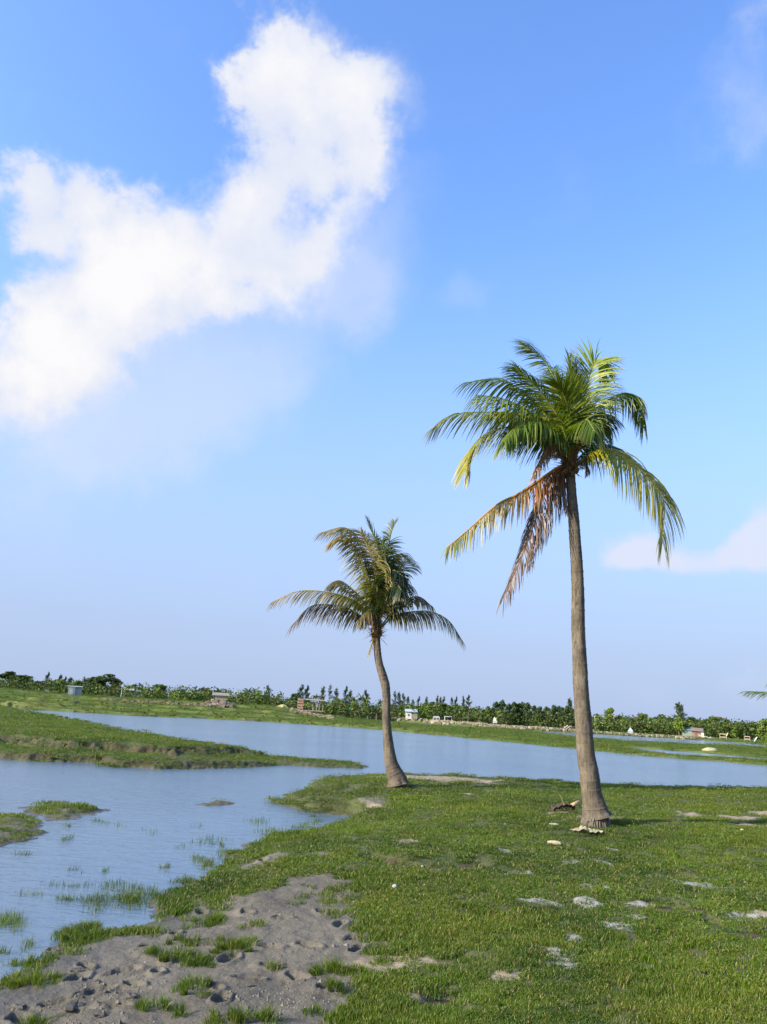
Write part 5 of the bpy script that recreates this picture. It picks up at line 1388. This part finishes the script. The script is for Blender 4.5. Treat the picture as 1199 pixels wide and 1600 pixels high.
# tussocks on the mud: each one a thing of real blades
CL_LAB = ['broad dark tussock at the waterline near the left edge of the mud', 'widest long tussock in the middle of the mud', 'small tussock touching the top of the long middle one',
          'tussock on the mud just below the grassy band', 'wide tussock right of the long middle one', 'round bright tussock below the long middle one', 'low ragged tussock near the bottom edge, left of centre of the mud',
          'wide tussock at the right side of the mud', 'small tussock just below the one at the right side of the mud', 'wide tussock cut by the bottom edge of the picture', 'leafy tussock in the lower left beside the water',
          'tussock cut by the left edge beside the water', 'tiny upright tussock right at the waterline on the left', 'thin tussock between the two at the left waterline', 'half drowned tussock at the left edge standing in water',
          'low tussock in the lower left corner', 'tiny sprig of grass at the bottom edge']
for i, (px, py, rx, ry) in enumerate(CLUMPS):
    p = on(px, py, .08); k = (p - EYE).length / FPX; Rx = rx * k; Ry = ry * k * 2.9
    r = random.Random(i + 40); nb = int(1500 * (Rx * Ry) / .05 + 110); vs = []; fs2 = []; cs = []
    seeds = [(r.uniform(-1, 1), r.uniform(-.8, .8), r.uniform(.10, .42)) for _ in range(12)] + [(0, 0, .5)]
    for _ in range(min(nb, 5200)):
        sx, sy, sr = r.choice(seeds); a = r.uniform(0, 6.283); q_ = sr * math.sqrt(r.random()); bx, by = (sx + math.cos(a) * q_) * Rx * .9, (sy + math.sin(a) * q_) * Ry * .9
        ed = min(1, math.hypot(bx / Rx, by / Ry)); h = r.uniform(.02, .095) * (1.1 - .35 * ed) * (.75 + .5 * mnoise.noise(Vector((bx * 14, by * 14, i)))); th = r.uniform(0, 6.283); wb = r.uniform(.0022, .0042)
        la = math.atan2(by, bx) + r.gauss(0, 1.0); l_ = h * r.uniform(.1, 1.1); lx, ly = math.cos(la) * l_, math.sin(la) * l_; wx, wy = math.cos(th) * wb / 2, math.sin(th) * wb / 2
        zz = .018 * (1 - ed ** 2) - .012; b0 = len(vs)
        vs += [(bx - wx, by - wy, zz), (bx + wx, by + wy, zz), (bx - wx * .85 + lx * .3, by - wy * .85 + ly * .3, zz + h * .6), (bx + wx * .85 + lx * .3, by + wy * .85 + ly * .3, zz + h * .6), (bx + lx, by + ly, zz + h)]
        fs2 += [(b0, b0 + 1, b0 + 3, b0 + 2), (b0 + 2, b0 + 3, b0 + 4)]; cs += [(r.random(), r.random(), 0)] * 5
    o = mesh_obj('grass_tussock', vs, fs2, MAT['blade'], None, False, cs); o.location = p; props(o, CL_LAB[i], 'grass tussock', 'grass tussocks on the mud')

# thin marsh grass standing in the shallows
MG = [(410, 1283, 22, 8, 90), (325, 1315, 30, 8, 110), (420, 1297, 30, 6, 160), (115, 1385, 36, 6, 80), (190, 1387, 35, 9, 190), (160, 1410, 36, 13, 420), (55, 1398, 28, 6, 50), (107, 1291, 12, 3, 35), (107, 1312, 16, 4, 60),
      (40, 1335, 26, 2, 50), (170, 1362, 12, 3, 26), (120, 1361, 20, 3, 22), (155, 1283, 12, 3, 40), (180, 1292, 20, 4, 40), (285, 1324, 8, 2, 20), (310, 1345, 18, 5, 110), (265, 1357, 12, 3, 55), (342, 1322, 8, 2, 35), (15, 1441, 24, 13, 420),
      (487, 1277, 6, 2, 40), (492, 1286, 14, 3, 90), (95, 1406, 26, 5, 110), (207, 1405, 28, 16, 900), (2, 1490, 8, 4, 50), (310, 1292, 12, 3, 20), (250, 1400, 20, 10, 300), (238, 1300, 30, 8, 22), (330, 1352, 20, 6, 260), (470, 1292, 20, 3, 120),
      (290, 1378, 24, 6, 300), (360, 1335, 20, 8, 220), (45, 1475, 14, 6, 60), (455, 1306, 14, 3, 120)]
vs = []; fs2 = []; cs = []; r = random.Random(99)
for (px, py, rx, ry, nb) in MG:
    tx = [(r.gauss(0, .45), r.gauss(0, .45)) for _ in range(max(3, nb // 14))]
    for _ in range(int(nb * 1.5)):
        t = r.choice(tx); q_ = P(px + rx * (t[0] + r.gauss(0, .22)), py + ry * (t[1] + r.gauss(0, .25)), .0); h = r.uniform(.03, .085); la = r.uniform(0, 6.28); l_ = h * r.uniform(.05, .5); th = r.uniform(0, 6.28); wb = r.uniform(.002, .004) * (1 + max(0, q_.y - 7) * .1)
        lx, ly = math.cos(la) * l_, math.sin(la) * l_; wx, wy = math.cos(th) * wb / 2, math.sin(th) * wb / 2; b0 = len(vs); zz = -.02
        vs += [(q_.x - wx, q_.y - wy, zz), (q_.x + wx, q_.y + wy, zz), (q_.x - wx * .8 + lx * .4, q_.y - wy * .8 + ly * .4, zz + h * .65), (q_.x + wx * .8 + lx * .4, q_.y + wy * .8 + ly * .4, zz + h * .65), (q_.x + lx, q_.y + ly, zz + h)]
        fs2 += [(b0, b0 + 1, b0 + 3, b0 + 2), (b0 + 2, b0 + 3, b0 + 4)]; cs += [(r.random(), r.random(), 0)] * 5
o = mesh_obj('marsh_grass', vs, fs2, MAT['blade'], None, False, cs); o['kind'] = 'stuff'

# weeds and low scrub on the eroded edges and the far flats
R = 19 * np.exp(rng.random(26000) * math.log(150 / 19)); A_ = (rng.random(26000) * 2 - 1) * math.radians(34)
x = R * np.sin(A_); y = R * np.cos(A_); z = lookup(GH, x, y); sl_ = lookup(slope, x, y); so = lookup(soil, x, y)
nz = fbm(x, y, .25, 4, 81.0)
ok = (z > .03) & (R > 23) & (rng.random(26000) < np.clip(sst(sl_, .12, .3) * .8 + .10 * sst(nz, .0, .2), 0, 1) * np.where(R < 42, .05, 1)) & (rng.random(26000) < 1 - .6 * so)
x, y, z, R, nz, sl_ = (a[ok] for a in (x, y, z, R, nz, sl_)); r = random.Random(12); g = Geo()
for i in range(len(x)):
    s_ = r.uniform(.035, .085) * (R[i] / 40) ** .6; c = r.choice([(.09, .12, .02), (.12, .13, .03), (.13, .12, .04), (.06, .10, .02), (.12, .14, .03)])
    for _ in range(5):
        p = Vector((x[i] + r.gauss(0, s_), y[i] + r.gauss(0, s_), z[i])); a = r.uniform(0, 6.28); u = Vector((math.cos(a), math.sin(a), 0)) * s_ * .7; h = s_ * r.uniform(.7, 1.8)
        g.add([p - u * .6 - Vector((0, 0, .03)), p + u * .6 - Vector((0, 0, .03)), p + u + Vector((0, 0, h)), p - u * .7 + Vector((r.gauss(0, .03), 0, h * 1.2))], [(0, 1, 2, 3)], tuple(k * r.uniform(.6, 1.2) for k in c))
o = g.build('low_weeds', MAT['foliage']); o['kind'] = 'stuff'
